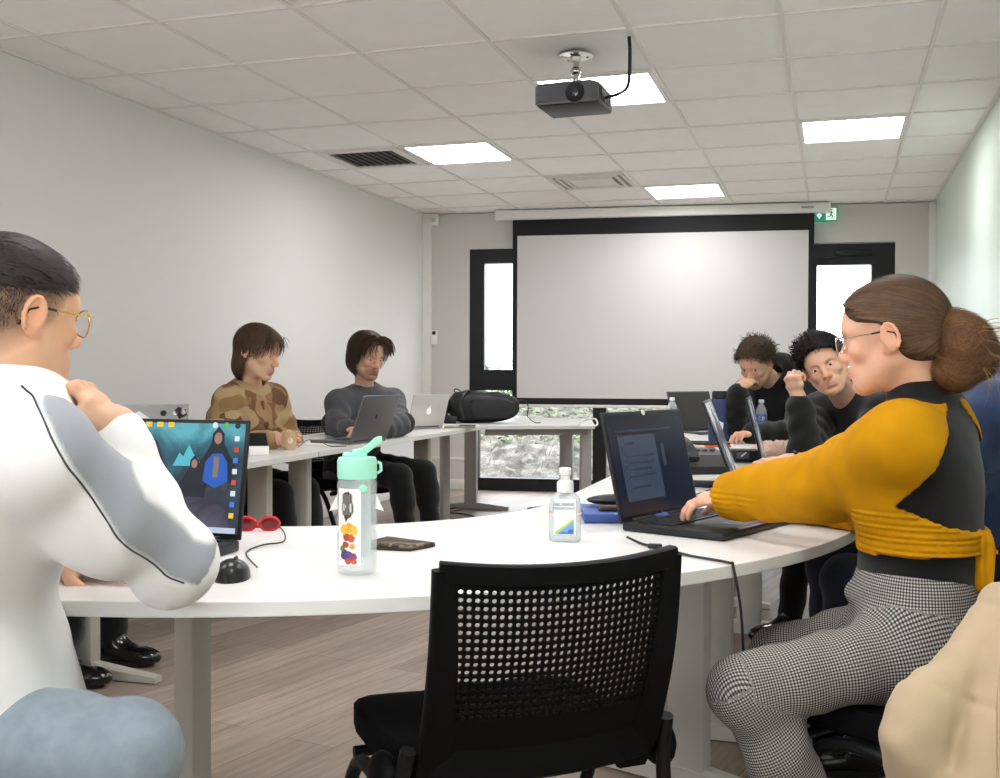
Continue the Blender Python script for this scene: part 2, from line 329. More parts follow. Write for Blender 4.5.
# ------------------------------------------------------------------ outside: yard, gravel bank, fence, pale building
BWi = BW.inverted()
yard = MB(); yard.T = BW; yard.box((2, 6.2, -.13), (24, 12, .1)); struct(yard, 'ground', mat('concrete_path', 'c9c7c2', .8, noise=(2, .08, (1, 1, 1))))
gm = bpy.data.materials.new('gravel_bank'); gm.use_nodes = True; nt = gm.node_tree; N = nt.nodes; L = nt.links; b = N['Principled BSDF']; b.inputs['Roughness'].default_value = .9
tc = N.new('ShaderNodeTexCoord'); vo = N.new('ShaderNodeTexVoronoi'); vo.inputs['Scale'].default_value = 9; nz = N.new('ShaderNodeTexNoise'); nz.inputs['Scale'].default_value = 5; nz.inputs['Detail'].default_value = 8; nz.inputs['Roughness'].default_value = .75
L.new(tc.outputs['Object'], vo.inputs['Vector']); L.new(tc.outputs['Object'], nz.inputs['Vector'])
cr = N.new('ShaderNodeValToRGB'); e = cr.color_ramp; e.elements[0].position = .34; e.elements[0].color = (*lin('403e38'), 1); e.elements[1].position = .66; e.elements[1].color = (*lin('a5a19a'), 1); k = e.elements.new(.5); k.color = (*lin('787570'), 1)
L.new(nz.outputs['Fac'], cr.inputs[0]); mx = N.new('ShaderNodeMix'); mx.data_type = 'RGBA'; mx.blend_type = 'MULTIPLY'; mx.inputs[0].default_value = .6; L.new(cr.outputs[0], mx.inputs[6]); L.new(vo.outputs['Distance'], mx.inputs[7]); L.new(mx.outputs[2], b.inputs['Base Color'])
nx, ny = 150, 60; vs = []; fs = []; rg = np.random.default_rng(3)
hh = rg.normal(0, 1, (nx+1, ny+1))
for i in range(nx+1):
    for j in range(ny+1):
        u = -5+14*i/nx; y = 1.15+3.4*j/ny; z = -.09+.72*min(1, j/ny*1.4)**.8 + .028*hh[i, j]*(j > 1)
        vs.append((u, y, z))
for i in range(nx):
    for j in range(ny): a = i*(ny+1)+j; fs.append((a, a+ny+1, a+ny+2, a+1))
m = MB(); m.T = BW; m.add(vs, fs); o = m.build('gravel_bank', gm); props(o, 'rough grey bank of stones and dry stems outside the glazed wall', 'gravel bank', kind='stuff')
# leafy ground cover and dry stems
lm = mat('ground_leaves', '647c4c', .6, noise=(3, .35, (1, 1, 1)), spec=.2); sm_ = mat('dry_stems', '726d64', .8, noise=(5, .3, (1, 1, 1)))
m = MB(); m.T = BW
for k in range(5200):
    u = random.uniform(-1.5, 7); y = random.uniform(2.2, 4.6); z = -.09+.72*min(1, (y-1.15)/3.4*1.4)**.8+random.uniform(0, .22)*(1 if y > 2.9 else .35); a = random.uniform(0, 6.3); s = random.uniform(.02, .05); t_ = random.uniform(-.8, .8)
    d_ = Vector((cos(a), sin(a), t_)).normalized(); n_ = d_.cross(Vector((random.uniform(-1, 1), random.uniform(-1, 1), 1))).normalized(); p = Vector((u, y, z))
    m.add([p-d_*s, p+n_*s*.45, p+d_*s, p-n_*s*.45], [(0, 1, 2, 3)])
props(m.build('ground_cover', lm), 'low green leafy plants on top of the bank outside the glass', 'plants', kind='stuff')
m = MB(); m.T = BW
for k in range(1500):
    u = random.uniform(-1.5, 6.5); y = random.uniform(1.2, 3.4); z = -.09+.72*min(1, (y-1.15)/3.4*1.4)**.8; a = random.uniform(0, 6.3); s = random.uniform(.05, .2)
    p = Vector((u, y, z)); q = p+Vector((cos(a)*s, sin(a)*s*.5, random.uniform(.02, .14))); n_ = Vector((.003, .002, 0)); m.add([p-n_, p+n_, q+n_, q-n_], [(0, 1, 2, 3)])
props(m.build('dry_stem_litter', sm_), 'pale dry twigs scattered over the stone bank outside', 'twigs', kind='stuff')
m = empty('wire_fence', 'thin grey wire fence at the far side of the yard', 'fence', M=BW @ Matrix.Translation((2, 8.5, 0)))
for k in range(8): MB().box((-7+2*k, 0, .85), (.06, .06, 1.8), .004).build('fence_post', mat('fence_grey', '8d9296', .5), m)
f = MB()
for k in range(116): f.box((-7+k*.125, 0, 1.05), (.008, .008, 1.3))
for z in (.45, .8, 1.2, 1.65): f.box((0, .01, z), (14.4, .01, .014))
f.build('wire_panel', MATS['fence_grey'], m)
m = MB(); m.T = BW
for k in range(9000):
    u = random.uniform(-6, 10); y = random.gauss(9.6, .35); z = abs(random.gauss(.55, .32)); a = random.uniform(0, 6.3); s = random.uniform(.05, .11)
    d_ = Vector((cos(a), sin(a), random.uniform(-.8, .8))).normalized(); n_ = d_.cross(Vector((random.uniform(-1, 1), random.uniform(-1, 1), 1))).normalized(); p = Vector((u, y, z))
    m.add([p-d_*s, p+n_*s*.5, p+d_*s, p-n_*s*.5], [(0, 1, 2, 3)])
props(m.build('clipped_hedge', lm), 'low clipped green hedge behind the wire fence outside', 'hedge', kind='stuff')
m = empty('far_building', 'pale low building beyond the hedge outside the glass door', 'building', M=BW @ Matrix.Translation((0, 22, 0)))
bw_ = mat('building_render', 'dfe2e6', .8); f = MB(); f.box((0, 3, 2.1), (9, 6, 4.4)); f.build('wall', bw_, m); MB().prism([(-4.8, 0), (4.8, 0), (4.5, 1), (-4.5, 1)], 0, 6.4, M=Matrix.Translation((0, -.2, 4.3)) @ Matrix.Rotation(R_(90), 4, 'X') @ Matrix.Translation((0, 0, -6.4))).build('roof', mat('roof_grey', 'a9adb2', .7), m)
for k in range(4): MB().box((-3.2+2.1*k, -.03, 1.9), (1.0, .1, 1.3), .01).build('window_frame', mat('building_window', 'aeb9c4', .3), m)
# world and sun-less overcast light
wd = bpy.data.worlds.new('overcast'); SC.world = wd; wd.use_nodes = True; bg = wd.node_tree.nodes['Background']; bg.inputs[0].default_value = (.93, .97, 1.0, 1); bg.inputs[1].default_value = 6.8
# camera
cam = bpy.data.cameras.new('camera'); co = bpy.data.objects.new('camera', cam); COL.objects.link(co); SC.camera = co
cam.sensor_width = 36; cam.lens = F_PX*36/1000; cam.clip_start = .05
co.matrix_world = Matrix(((CR.x, CU.x, -CF.x, 0), (CR.y, CU.y, -CF.y, 0), (CR.z, CU.z, -CF.z, EYE), (0, 0, 0, 1)))
vs_ = SC.view_settings; vs_.view_transform = 'Standard'; vs_.look = 'None'; vs_.gamma = 1; vs_.use_curve_mapping = False; vs_.exposure = .07
SC.cycles.use_denoising = True
try: SC.cycles.denoiser = 'OPENIMAGEDENOISE'
except Exception: pass
SC.cycles.max_bounces = 10; SC.cycles.diffuse_bounces = 7; SC.cycles.transmission_bounces = 8; SC.cycles.transparent_max_bounces = 12; SC.cycles.sample_clamp_indirect = 20.; SC.cycles.caustics_reflective = False; SC.cycles.caustics_refractive = False
# ================================================================== FURNITURE
TT = .725; K = .9375                                                                # table top height
TOP = mat('table_top', 'dedcda', .33, noise=(2, .008, (1, 1, 1)), spec=.45); EDGE = mat('table_edge', 'dcdad7', .4); LEGM = mat('table_leg_paint', 'e4e2df', .42); LEGB = mat('table_leg_beige', 'b9b3aa', .45)
RC = Vector((-1.6, 3.2))*K; RI, RO = .79*K, 1.69*K
def t_leg(e, x, y, rz, m=LEGM, w=.10, foot=.62, h=TT-.03, off=0.):
    """column leg with a tapered foot bar; local to the table"""
    M = Matrix.Translation((x, y, 0)) @ Matrix.Rotation(rz, 4, 'Z')
    c = MB(); c.T = M; c.box((0, 0, (h+.03)/2), (w, .055, h-.03), .006); o = c.build('leg', m, e)
    f = MB(); f.T = M; n = 7; L_ = foot/2; vs = []
    bm = bmesh.new(); secs = []
    for k in range(n):
        t = -1+2*k/(n-1); q = abs(t); hh = .058-.034*q; ww = .030-.010*q
        secs.append([bm.verts.new((t*L_+off, sx*ww, .004+z*hh)) for sx, z in ((-1, 0), (1, 0), (1, .8), (.6, 1), (-.6, 1), (-1, .8))])
    for a, b in zip(secs, secs[1:]):
        for i in range(6): bm.faces.new((a[i], a[(i+1) % 6], b[(i+1) % 6], b[i]))
    bm.faces.new(secs[0][::-1]); bm.faces.new(secs[-1]); bmesh.ops.recalc_face_normals(bm, faces=bm.faces); f.bm(bm); f.build('foot', m, o)
    return o
def ring(a0, a1, n=40):
    o = [(RC.x+RO*cos(a0+(a1-a0)*k/n), RC.y+RO*sin(a0+(a1-a0)*k/n)) for k in range(n+1)]
    return o+[(RC.x+RI*cos(a1+(a0-a1)*k/n), RC.y+RI*sin(a1+(a0-a1)*k/n)) for k in range(n+1)]
def table(name, label, poly, legs, group=None, apron=None, lm=LEGM, k=K):
    poly = [(p[0]*k, p[1]*k) for p in poly]; apron = [((a[0]*k, a[1]*k), (b[0]*k, b[1]*k)) for a, b in apron] if apron else None
    cx = sum(p[0] for p in poly)/len(poly); cy = sum(p[1] for p in poly)/len(poly)
    e = empty(name, label, 'table', (cx, cy, 0), group=group); P = [(p[0]-cx, p[1]-cy) for p in poly]
    MB().prism(P, TT-.026, TT, .002).build('tabletop', TOP, e)
    for (x, y, rz, *kk) in legs: t_leg(e, x-cx, y-cy, rz, lm, **(kk[0] if kk else {}))
    if apron:
        m = MB()
        for a, b in apron:
            a = Vector((a[0]-cx, a[1]-cy, TT-.05)); b = Vector((b[0]-cx, b[1]-cy, TT-.05)); d = (b-a); M = frame((a+b)/2, x=d, z=(0, 0, 1)); m.box((0, 0, 0), (d.length, .03, .045), .003, M=M)
        m.build('apron_rail', lm, e)
    return e
table('curved_table', 'quarter round white table in the left foreground under the elbow of the white sweatshirt', ring(pi+.002, 1.5*pi-.002), [(-2.1, 2.2, R_(50), dict(foot=.5)), (-2.62, 2.88, R_(0), dict(w=.09))], lm=mat('table_leg_grey', 'b4b2b0', .4), k=1)
table('curved_table', 'quarter round white table under the dark laptop of the woman in yellow', ring(1.5*pi+.002, 2*pi-.002), [(-.36, 2.86, R_(-18), dict(w=.105)), (-1.345, 2.05, R_(80), dict(w=.062, foot=.5))], k=1)
table('straight_table', 'white straight table on the left carrying the silver laptop with stickers', [(-3.12, 3.205), (-2.40, 3.205), (-2.42, 4.775), (-3.12, 4.775)], [(-2.56, 3.22, 0, dict(foot=.62)), (-2.47, 4.30, 0, dict(foot=.4))], lm=LEGB)
table('straight_table', 'white straight table on the left between the brown sweater and the pale silver laptop', [(-3.12, 4.785), (-2.42, 4.785), (-2.43, 7.36), (-3.12, 7.36)], [(-2.47, 4.68, 0, dict(foot=.4)), (-2.50, 6.38, 0, dict(foot=.4))], lm=LEGB, apron=[((-2.86, 5.4), (-2.86, 7.2))])
table('corner_table', 'white table with grey apron rail carrying the black backpack before the glass', [(-2.44, 7.40), (-1.68, 7.78), (-1.95, 8.85), (-3.25, 8.80), (-3.25, 7.40)], [(-1.68, 7.46, R_(30), dict(w=.075, foot=.3)), (-2.62, 7.12, R_(-40), dict(w=.06, foot=.5)), (-2.75, 8.08, 0), (-1.98, 8.12, 0)], lm=mat('table_leg_steel', 'a9a6a4', .35), apron=[((-2.45, 7.52), (-1.78, 7.87)), ((-1.78, 7.87), (-2.02, 8.75))])
table('straight_table', 'white straight table on the right carrying the desk telephone', [(-.81, 3.205), (.09, 3.205), (.09, 5.11), (-.81, 5.11)], [(-.33, 3.25, 0), (-.33, 4.6, 0)])
table('straight_table', 'white straight table on the right under the navy flask, farthest on that side', [(-1.0, 5.12), (-.22, 5.12), (-.46, 8.20), (-1.24, 8.20)], [(-.58, 5.1, 0), (-.78, 7.4, 0)])
# ------------------------------------------------------------------ chairs with perforated backs
CHB = mat('chair_plastic', '060607', .55, spec=.14); CHF = mat('chair_fabric', '08080a', .9, bump=(700, .4, .001), spec=.15); CHM = mat('chair_tube', '0e0e0f', .45, spec=.3)
def perforated(cols, rows, S, mg=(1, 1, 1, 1), n=8, rr=.30):
    """sheet of cells with round holes mapped by S(u,v); outer margin cells stay closed; returns verts, faces for front and back"""
    vs, fs = [], []; idx = {}
    def V(u, v):
        k = (round(u, 5), round(v, 5))
        if k not in idx: idx[k] = len(vs); vs.append(S(u, v))
        return idx[k]
    for i in range(cols):
        for j in range(rows):
            c = [(i, j), (i+1, j), (i+1, j+1), (i, j+1)]
            if i < mg[0] or i >= cols-mg[1] or j < mg[2] or j >= rows-mg[3]: fs.append([V(a/cols, b/rows) for a, b in c]); continue
            ring_ = [(i+.5+rr*cos(pi*(-.75)+2*pi*k/8), j+.5+rr*sin(pi*(-.75)+2*pi*k/8)) for k in range(8)]
            for q in range(4):
                a, b = c[q], c[(q+1) % 4]; r0, r1, r2 = ring_[2*q], ring_[2*q+1], ring_[(2*q+2) % 8]
                A, B = V(a[0]/cols, a[1]/rows), V(b[0]/cols, b[1]/rows); C0, C1, C2 = (V(r[0]/cols, r[1]/rows) for r in (r0, r1, r2))
                fs += [[A, B, C1], [A, C1, C0], [B, C2, C1]]
    return vs, fs
def make_chair(label, loc, rz, group='black chairs with perforated backs', fine=True):
    """local: +y is where the sitter faces, seat at z .45"""
    e = empty('office_chair', label, 'chair', loc, rz, group)
    def S(u, v, off=0):
        x = (u-.5)*(.395+.02*v); z = .47+.315*v; y = -.225-.075*v - .03*(1-(2*u-1)**2) - .035*sin(pi*v)*.5+off
        return (x, y, z+.012*(2*u-1)**2*v)
    vs, fs = perforated(*( (32, 25) if fine else (6, 5)), S, (1, 1, 6, 1) if fine else (9, 0, 0, 0), rr=.33)
    me = MB(); me.add(vs, fs, True); o = me.build('back_mesh', CHB, e)
    md = o.modifiers.new('thick', 'SOLIDIFY'); md.thickness = .005; md.offset = 0
    fr = MB(); n = 16
    for sgn in (0, 1):
        path = [Vector(S(.018+.964*sgn, k/n)) for k in range(n+1)]; path.insert(0, path[0]+Vector((0, .04, -.06)))
        fr.strip(path, [.06-.024*(i/(n+1)) for i in range(n+2)], .024, Vector((1, 0, 0)))
    for v in (0., .24, .985):
        path = [Vector(S(k/n, v, .012 if v == .24 else 0)) for k in range(n+1)]
        fr.strip(path, {0.: .07, .24: .012, .985: .034}[v], .024, Vector((0, 0, 1)))
    fr.build('back_frame', CHB, e)
    s = MB(); bm = bmesh.new(); bmesh.ops.create_cube(bm, size=1); bmesh.ops.subdivide_edges(bm, edges=bm.edges[:], cuts=5, use_grid_fill=True)
    for v in bm.verts:
        x, y, z = v.co*2; k = 1-.10*max(0, y)**4; rx = x*(1-.18*abs(y)**6)
        v.co = Vector((.235*rx*k, .225*y*(1-.10*abs(x)**4)+.02, .435+.028*z-.02*max(0, y-.5)**2*4+.012*x*x))
    bmesh.ops.smooth_vert(bm, verts=bm.verts, factor=.5, use_axis_x=True, use_axis_y=True, use_axis_z=True)
    s.bm(bm, True); s.build('seat', CHF, e)
    for sx in (-1, 1):
        l = MB(); l.tube(spline([(sx*.235, -.235, .50), (sx*.245, -.21, .40), (sx*.255, -.225, .2), (sx*.265, -.27, .035)], 5), .013, 10); lg = l.build('leg', CHM, e); ft = MB(); ft.lathe([(.019, .0), (.021, .02), (.014, .045)], 12, Matrix.Translation((sx*.265, -.27, 0))); ft.build('foot_cap', CHB, lg)
        l = MB(); l.tube(spline([(sx*.245, -.12, .405), (sx*.25, .02, .395), (sx*.255, .14, .2), (sx*.262, .235, .035)], 5), .013, 10); lg = l.build('leg', CHM, e); ft = MB(); ft.lathe([(.019, .0), (.021, .02), (.014, .045)], 12, Matrix.Translation((sx*.262, .235, 0))); ft.build('foot_cap', CHB, lg)
        p = MB(); p.ell((sx*.255, -.17, .435), (.026, .055, .045), 8); p.tube([(sx*.2, -.17, .43), (sx*.25, -.17, .43)], .018, 8); p.build('hinge_cover', CHB, e)
    b = MB(); b.tube([(-.24, -.1, .40), (.24, -.1, .40)], .011, 8); b.tube([(-.24, .08, .395), (.24, .08, .395)], .011, 8); b.build('seat_support', CHM, e)
    return e
chair0 = make_chair('empty black chair with perforated back in the foreground centre', (-.605, 1.895, 0), atan2(.64, .77))
chair_copy = lambda label, loc, rz: dup(chair0, label, None, loc, rz)
chair_copy('black chair standing empty between the brown and the grey sweater', (-3.2, 5.75, 0), R_(-90))
# ================================================================== THINGS ON THE TABLES
def noise_mat(name, stops, scale, rough=.6, detail=2, st=(1, 1, 1), const=True, bump=None, dist=0.):
    """pattern cut from a noise field by a colour ramp"""
    m = bpy.data.materials.new(name); m.use_nodes = True; nt = m.node_tree; N = nt.nodes; L = nt.links; b = N['Principled BSDF']; b.inputs['Roughness'].default_value = rough
    tc = N.new('ShaderNodeTexCoord'); mp = N.new('ShaderNodeMapping'); mp.inputs['Scale'].default_value = st; nz = N.new('ShaderNodeTexNoise'); nz.inputs['Scale'].default_value = scale; nz.inputs['Detail'].default_value = detail; nz.inputs['Distortion'].default_value = dist
    cr = N.new('ShaderNodeValToRGB'); cr.color_ramp.interpolation = 'CONSTANT' if const else 'LINEAR'; e = cr.color_ramp.elements
    for i, (p, c) in enumerate(stops):
        k = e[i] if i < 2 else e.new(p); k.position = p; k.color = (*lin(c), 1)
    L.new(tc.outputs['Object'], mp.inputs[0]); L.new(mp.outputs[0], nz.inputs['Vector']); L.new(nz.outputs['Fac'], cr.inputs[0]); L.new(cr.outputs[0], b.inputs['Base Color'])
    if bump:
        n2 = N.new('ShaderNodeTexNoise'); n2.inputs['Scale'].default_value = bump[0]; bp = N.new('ShaderNodeBump'); bp.inputs['Strength'].default_value = bump[1]; bp.inputs['Distance'].default_value = bump[2]
        L.new(tc.outputs['Object'], n2.inputs['Vector']); L.new(n2.outputs['Fac'], bp.inputs['Height']); L.new(bp.outputs[0], b.inputs['Normal'])
    MATS[name] = m; return m
PLB = mat('laptop_black', '1b1b1d', .42, spec=.4); KEY = mat('key_black', '0e0e10', .5); SIL = mat('laptop_silver', 'c3c4c6', .34, .55); SPG = mat('laptop_space_grey', '75767b', .36, .5); DKG = mat('laptop_dark_grey', '4a4a4d', .45)
def laptop(label, c, x, w=.36, d=.245, h=.235, tilt=14, body=PLB, scr=None, lidm=None, keys=True, deck=None, th=.018, name='laptop', bez=.009):
    """c hinge centre on the table, x the sitter's right; the sitter is at local -y"""
    x = Vector((x[0], x[1], 0)).normalized(); e = empty(name, label, 'laptop', M=frame((c[0], c[1], TT), x=x, z=(0, 0, 1)))
    b = MB(); b.box((0, -d/2, th*.5+.001), (w, d, th), .005); base = b.build('base', body, e)
    if keys:
        k = MB(); nx, ny = 15, 5; kw = (w-.05)/nx
        for i in range(nx):
            for j in range(ny): k.box((-w/2+.025+kw*(i+.5), -.035-.019*j, th+.0022), (kw*.84, .0155, .003))
        k.build('keyboard', KEY, e)
        MB().box((0, -d+.05, th+.0012), (.10, .062, .0012), .0005, 1).build('touchpad', deck or DKG, e)
    T = Matrix.Translation((0, 0, th)) @ Matrix.Rotation(-R_(tilt), 4, 'X')
    l = MB(); l.T = T; l.box((0, .004, h/2), (w, .008, h), .003); lid = l.build('lid', lidm or body, e)
    q = MB(); q.T = T; q.box((0, -.0006, .012+(h-.012-bez)/2), (w-2*bez, .0012, h-.012-bez)); q.build('screen', scr or mat('screen_off', '08090c', .12, spec=.6), lid)
    hb = MB(); hb.tube([(-w*.38, .002, th), (w*.38, .002, th)], .0065, 10); hb.build('hinge', KEY, e)
    return e, lid, T
def plate(parent, T, name, pts, m, y=-.0016, th=.0006):
    """flat figure on a lid: pts in (x, z) of the lid"""
    q = MB(); q.T = T @ Matrix.Translation((0, y, 0)) @ Matrix.Rotation(R_(90), 4, 'X'); q.prism(pts, -th/2, th/2); return q.build(name, m, parent)
def rect(x0, z0, x1, z1): return [(x0, z0), (x1, z0), (x1, z1), (x0, z1)]
def disc(x, z, r, n=20, ry=None): return [(x+r*cos(2*pi*k/n), z+(ry or r)*sin(2*pi*k/n)) for k in range(n)]
# ---- laptop of the woman in yellow: dark document window
hL = atz(622, 531, TT); dirx = Vector((.36, .93, 0)).normalized()
S_DARK = mat('screen_document', '0b1220', .25, emit=.55, emcol='12182a')
e, lid, T = laptop('black laptop showing a dark document page under the hand of the woman in yellow', hL+dirx*.19, dirx, .38, .26, .265, 13, scr=S_DARK)
plate(lid, T, 'document_page', rect(-.145, .045, .03, .205), mat('screen_page', '20283a', .25, emit=.7, emcol='3a4353'))
for k, (a, b_, z) in enumerate(((-.13, -.075, .182), (-.13, .01, .150), (-.13, .012, .134), (-.13, -.01, .118), (-.13, .0, .102), (-.13, -.03, .075))): plate(lid, T, 'text_line', rect(a, z, b_, z+.005), mat('screen_text', '1a2130', .3, emit=.7, emcol='2a3242'), y=-.0022)
plate(lid, T, 'window_bar', rect(-.15, .214, .12, .219), MATS['screen_text']); plate(lid, T, 'side_icon', rect(.05, .12, .066, .18), MATS['screen_text'])
plate(lid, T, 'webcam_cover', disc(-.002, .2595, .0068), mat('cover_white', 'e6e4e0', .5), y=-.001, th=.003)
plate(lid, T, 'maker_mark', disc(-.0, .0072, .0045), mat('mark_grey', '6f7074', .4), y=-.0005)
# ---- its cable
cb = [atz(627, 537, TT+.012), atz(640, 543, TT+.004), atz(655, 547, TT+.006), atz(672, 551, TT+.004), atz(692, 556, TT+.004)]
ed = Vector((RC.x, RC.y, 0)); v_ = cb[-1]-ed; v_.z = 0; v_.normalize(); lip = ed+v_*(RO+.006); lip.z = TT-.004
cb += [Vector((lip.x, lip.y, TT+.004))-v_*.012, lip, lip+v_*.02+Vector((0, 0, -.09)), lip+v_*.035+Vector((.0, .01, -.28)), lip+v_*.05+Vector((.02, .0, -.5)), lip+v_*.06+Vector((.06, -.01, -.68)), lip+v_*.10+Vector((.1, 0, -.722))]
props(MB().tube(spline(cb, 8), .0028, 8).build('laptop_cable', PLB), 'thin black cable running from the front laptop over the table edge to the floor', 'cable')
dk = cb[2]; cn = MB(); cn.box((dk.x, dk.y, dk.z+.002), (.030, .014, .010), .003, M=Matrix.Translation(dk) @ Matrix.Rotation(.15, 4, 'Z') @ Matrix.Translation(-dk)); cn.build('cable_connector', PLB, bpy.data.objects['laptop_cable'])
# ---- laptop of the man in the white sweatshirt: bright painted wallpaper with icons
wm = bpy.data.materials.new('screen_wallpaper'); wm.use_nodes = True; nt = wm.node_tree; N = nt.nodes; L = nt.links; b = N['Principled BSDF']; b.inputs['Roughness'].default_value = .25
tc = N.new('ShaderNodeTexCoord'); nz = N.new('ShaderNodeTexNoise'); nz.inputs['Scale'].default_value = 9; nz.inputs['Detail'].default_value = 6; nz.inputs['Distortion'].default_value = 1.2; L.new(tc.outputs['Object'], nz.inputs['Vector'])
sx = N.new('ShaderNodeSeparateXYZ'); L.new(tc.outputs['Object'], sx.inputs[0]); ma = N.new('ShaderNodeMath'); ma.operation = 'MULTIPLY_ADD'; ma.inputs[1].default_value = 3.4; L.new(sx.outputs[2], ma.inputs[0])
m2 = N.new('ShaderNodeMath'); m2.operation = 'MULTIPLY_ADD'; m2.inputs[1].default_value = .9; m2.inputs[2].default_value = -.45; L.new(nz.outputs['Fac'], m2.inputs[0]); L.new(m2.outputs[0], ma.inputs[2])
cr = N.new('ShaderNodeValToRGB'); el = cr.color_ramp.elements; st = [(0, 'aab4c4'), (.12, '5a5468'), (.3, '2b2a38'), (.5, '1e3b48'), (.7, '2d6f82'), (.9, '5fb0bd')]
for i, (p, c_) in enumerate(st): k = el[i] if i < 2 else el.new(p); k.position = p; k.color = (*lin(c_), 1)
L.new(ma.outputs[0], cr.inputs[0]); L.new(cr.outputs[0], b.inputs['Emission Color']); b.inputs['Emission Strength'].default_value = .95; b.inputs['Base Color'].default_value = (.01, .01, .012, 1)
hR = atz(240, 551, TT); W1 = .395
e, lid, T = laptop('black laptop with bright teal wallpaper and icons before the man in white', Vector((hR.x-W1/2, hR.y, 0)), (1, .0), W1, .265, .250, 9, scr=wm, th=.022, bez=.008)
E_ = lambda n, c, s=.9: mat(n, '0a0a0a', .3, emit=s, emcol=c)
def fig(name, x, z, s, cloak, face, base=-.0018):
    """plain cloaked figure in the wallpaper, generic"""
    plate(lid, T, name, [(x-.030*s, z), (x-.034*s, z+.03*s), (x-.020*s, z+.052*s), (x-.012*s, z+.066*s), (x-.011*s, z+.082*s), (x, z+.094*s), (x+.011*s, z+.082*s), (x+.012*s, z+.066*s), (x+.020*s, z+.052*s), (x+.034*s, z+.03*s), (x+.030*s, z)], cloak, y=base)
    plate(lid, T, 'painted_face', disc(x, z+.074*s, .0075*s, 12, .010*s), face, y=base-.0004)
dkc = E_('paint_dark', '1d2430'); blu = E_('paint_blue', '2a62c4'); skn = E_('paint_skin', 'a98270'); gry = E_('paint_grey', '4d5560'); tea = E_('paint_teal', '4fb2c0', 1.1)
plate(lid, T, 'painted_hill', [(-.19, .10), (-.15, .17), (-.11, .222), (-.06, .235), (-.02, .20), (.0, .15), (-.04, .11), (-.12, .08)], E_('paint_plum', '39303f'), y=-.0014)
plate(lid, T, 'painted_peak', [(.022, .150), (.036, .178), (.046, .170), (.058, .196), (.070, .176), (.082, .168), (.092, .150)], tea, y=-.0016)
fig('painted_figure', -.005, .060, 1.0, gry, skn); fig('painted_figure', .075, .085, .95, dkc, skn); fig('painted_figure', .128, .118, 1.25, dkc, skn, -.0024)
plate(lid, T, 'painted_cloak', [(.098, .120), (.102, .160), (.118, .178), (.140, .178), (.154, .160), (.158, .120), (.128, .105)], blu, y=-.0030); plate(lid, T, 'painted_sash', rect(.122, .128, .134, .172), E_('paint_sash', '8d7a62'), y=-.0034)
fy = E_('icon_yellow', 'f0c64a', 1.); fb = E_('icon_blue', '4a7ad0', 1.); fr_ = E_('icon_red', 'c9463f', 1.); fw = E_('icon_white', 'd9e2ea', 1.); fg = E_('icon_green', '58b368', 1.)
for k in range(7): plate(lid, T, 'folder_icon', rect(-.165+.028*k, .232, -.150+.028*k, .243), fy, y=-.0026)
for k, m_ in enumerate((fw, fg, dkc)): plate(lid, T, 'program_icon', disc(.118+.027*k, .238, .0065, 12), m_, y=-.0026)
for k, m_ in enumerate((fw, fr_, fb, fw, fr_, fw, fb, fy)): plate(lid, T, 'program_icon', rect(.168, .205-.023*k, .179, .216-.023*k), m_, y=-.0036)
plate(lid, T, 'task_bar', rect(-.185, .0125, .185, .024), E_('bar_pale', 'b9c9dc', 1.), y=-.0026)
# ---- other laptops
e, lid, T = laptop('silver laptop with white and black stickers at the left wall, behind the bright screen', at(142, 458, 4.15), (-.72, -.69), .33, .23, .235, 16, SIL, lidm=mat('laptop_tin', 'a3a3a2', .45, .3), deck=SPG)
skw = mat('sticker_white', 'e8e8e6', .5); skb = mat('sticker_black', '2c2c2d', .5)
for pts, m_ in (([(-.13, .175), (-.11, .21), (-.125, .225), (-.155, .215), (-.16, .19)], skb), (disc(-.145, .206, .013), skw), (disc(-.115, .20, .009), skw), ([(-.02, .18), (.02, .21), (.05, .19), (.08, .215), (.11, .18), (.06, .172), (.03, .182)], skw), (disc(-.07, .20, .012), skb), (disc(.13, .20, .012), skw), (disc(.06, .15, .02), skb), (rect(-.14, .13, -.10, .16), skw)): plate(lid, T, 'sticker', pts, m_, y=.0085)
e, lid, T = laptop('dark closed-looking black laptop seen over the top of the bright teal screen', at(236, 446, 5.0), (-.93, -.37), .30, .21, .115, 52, PLB)
e, lid, T = laptop('dark grey laptop with a small black mark facing the man in the grey sweater', at(368, 438, 5.55), (-.16, -1), .345, .24, .245, 20, SPG, lidm=SPG, deck=DKG)
plate(lid, T, 'maker_mark', [(-.008, .118), (-.003, .118), (-.001, .128), (.004, .128), (.003, .118), (.008, .118), (.010, .142), (.005, .142), (.004, .132), (0, .132), (.001, .142), (-.005, .142)], KEY, y=.0086)
e, lid, T = laptop('pale silver laptop with a white fruit mark standing beside the black backpack', at(425, 425, 6.9), (-.46, -.89), .305, .215, .215, 17, SIL, lidm=mat('laptop_pale', 'd6d2ce', .4, .25), deck=SPG)
ap = [(.000, .128), (.006, .126), (.013, .118), (.017, .108), (.016, .096), (.010, .086), (.003, .083), (-.003, .085), (-.009, .083), (-.016, .090), (-.020, .102), (-.019, .114), (-.013, .122), (-.006, .1265)]
plate(lid, T, 'fruit_mark', [(-x, z) for x, z in ap][::-1], mat('mark_white', 'ffffff', .3, emit=.25), y=.0086); plate(lid, T, 'fruit_leaf', [(-.001, .130), (-.008, .134), (-.010, .142), (-.003, .139)], MATS['mark_white'], y=.0086)
PHO = noise_mat('screen_photo', [(0, '4a4d55'), (.42, '7c8088'), (.5, 'bcc0c6'), (.6, '77787a'), (.7, 'a3aea0')], 8, .25)
nb = PHO.node_tree.nodes['Principled BSDF']; PHO.node_tree.links.new(PHO.node_tree.nodes['Color Ramp'].outputs[0], nb.inputs['Emission Color']); nb.inputs['Emission Strength'].default_value = .4
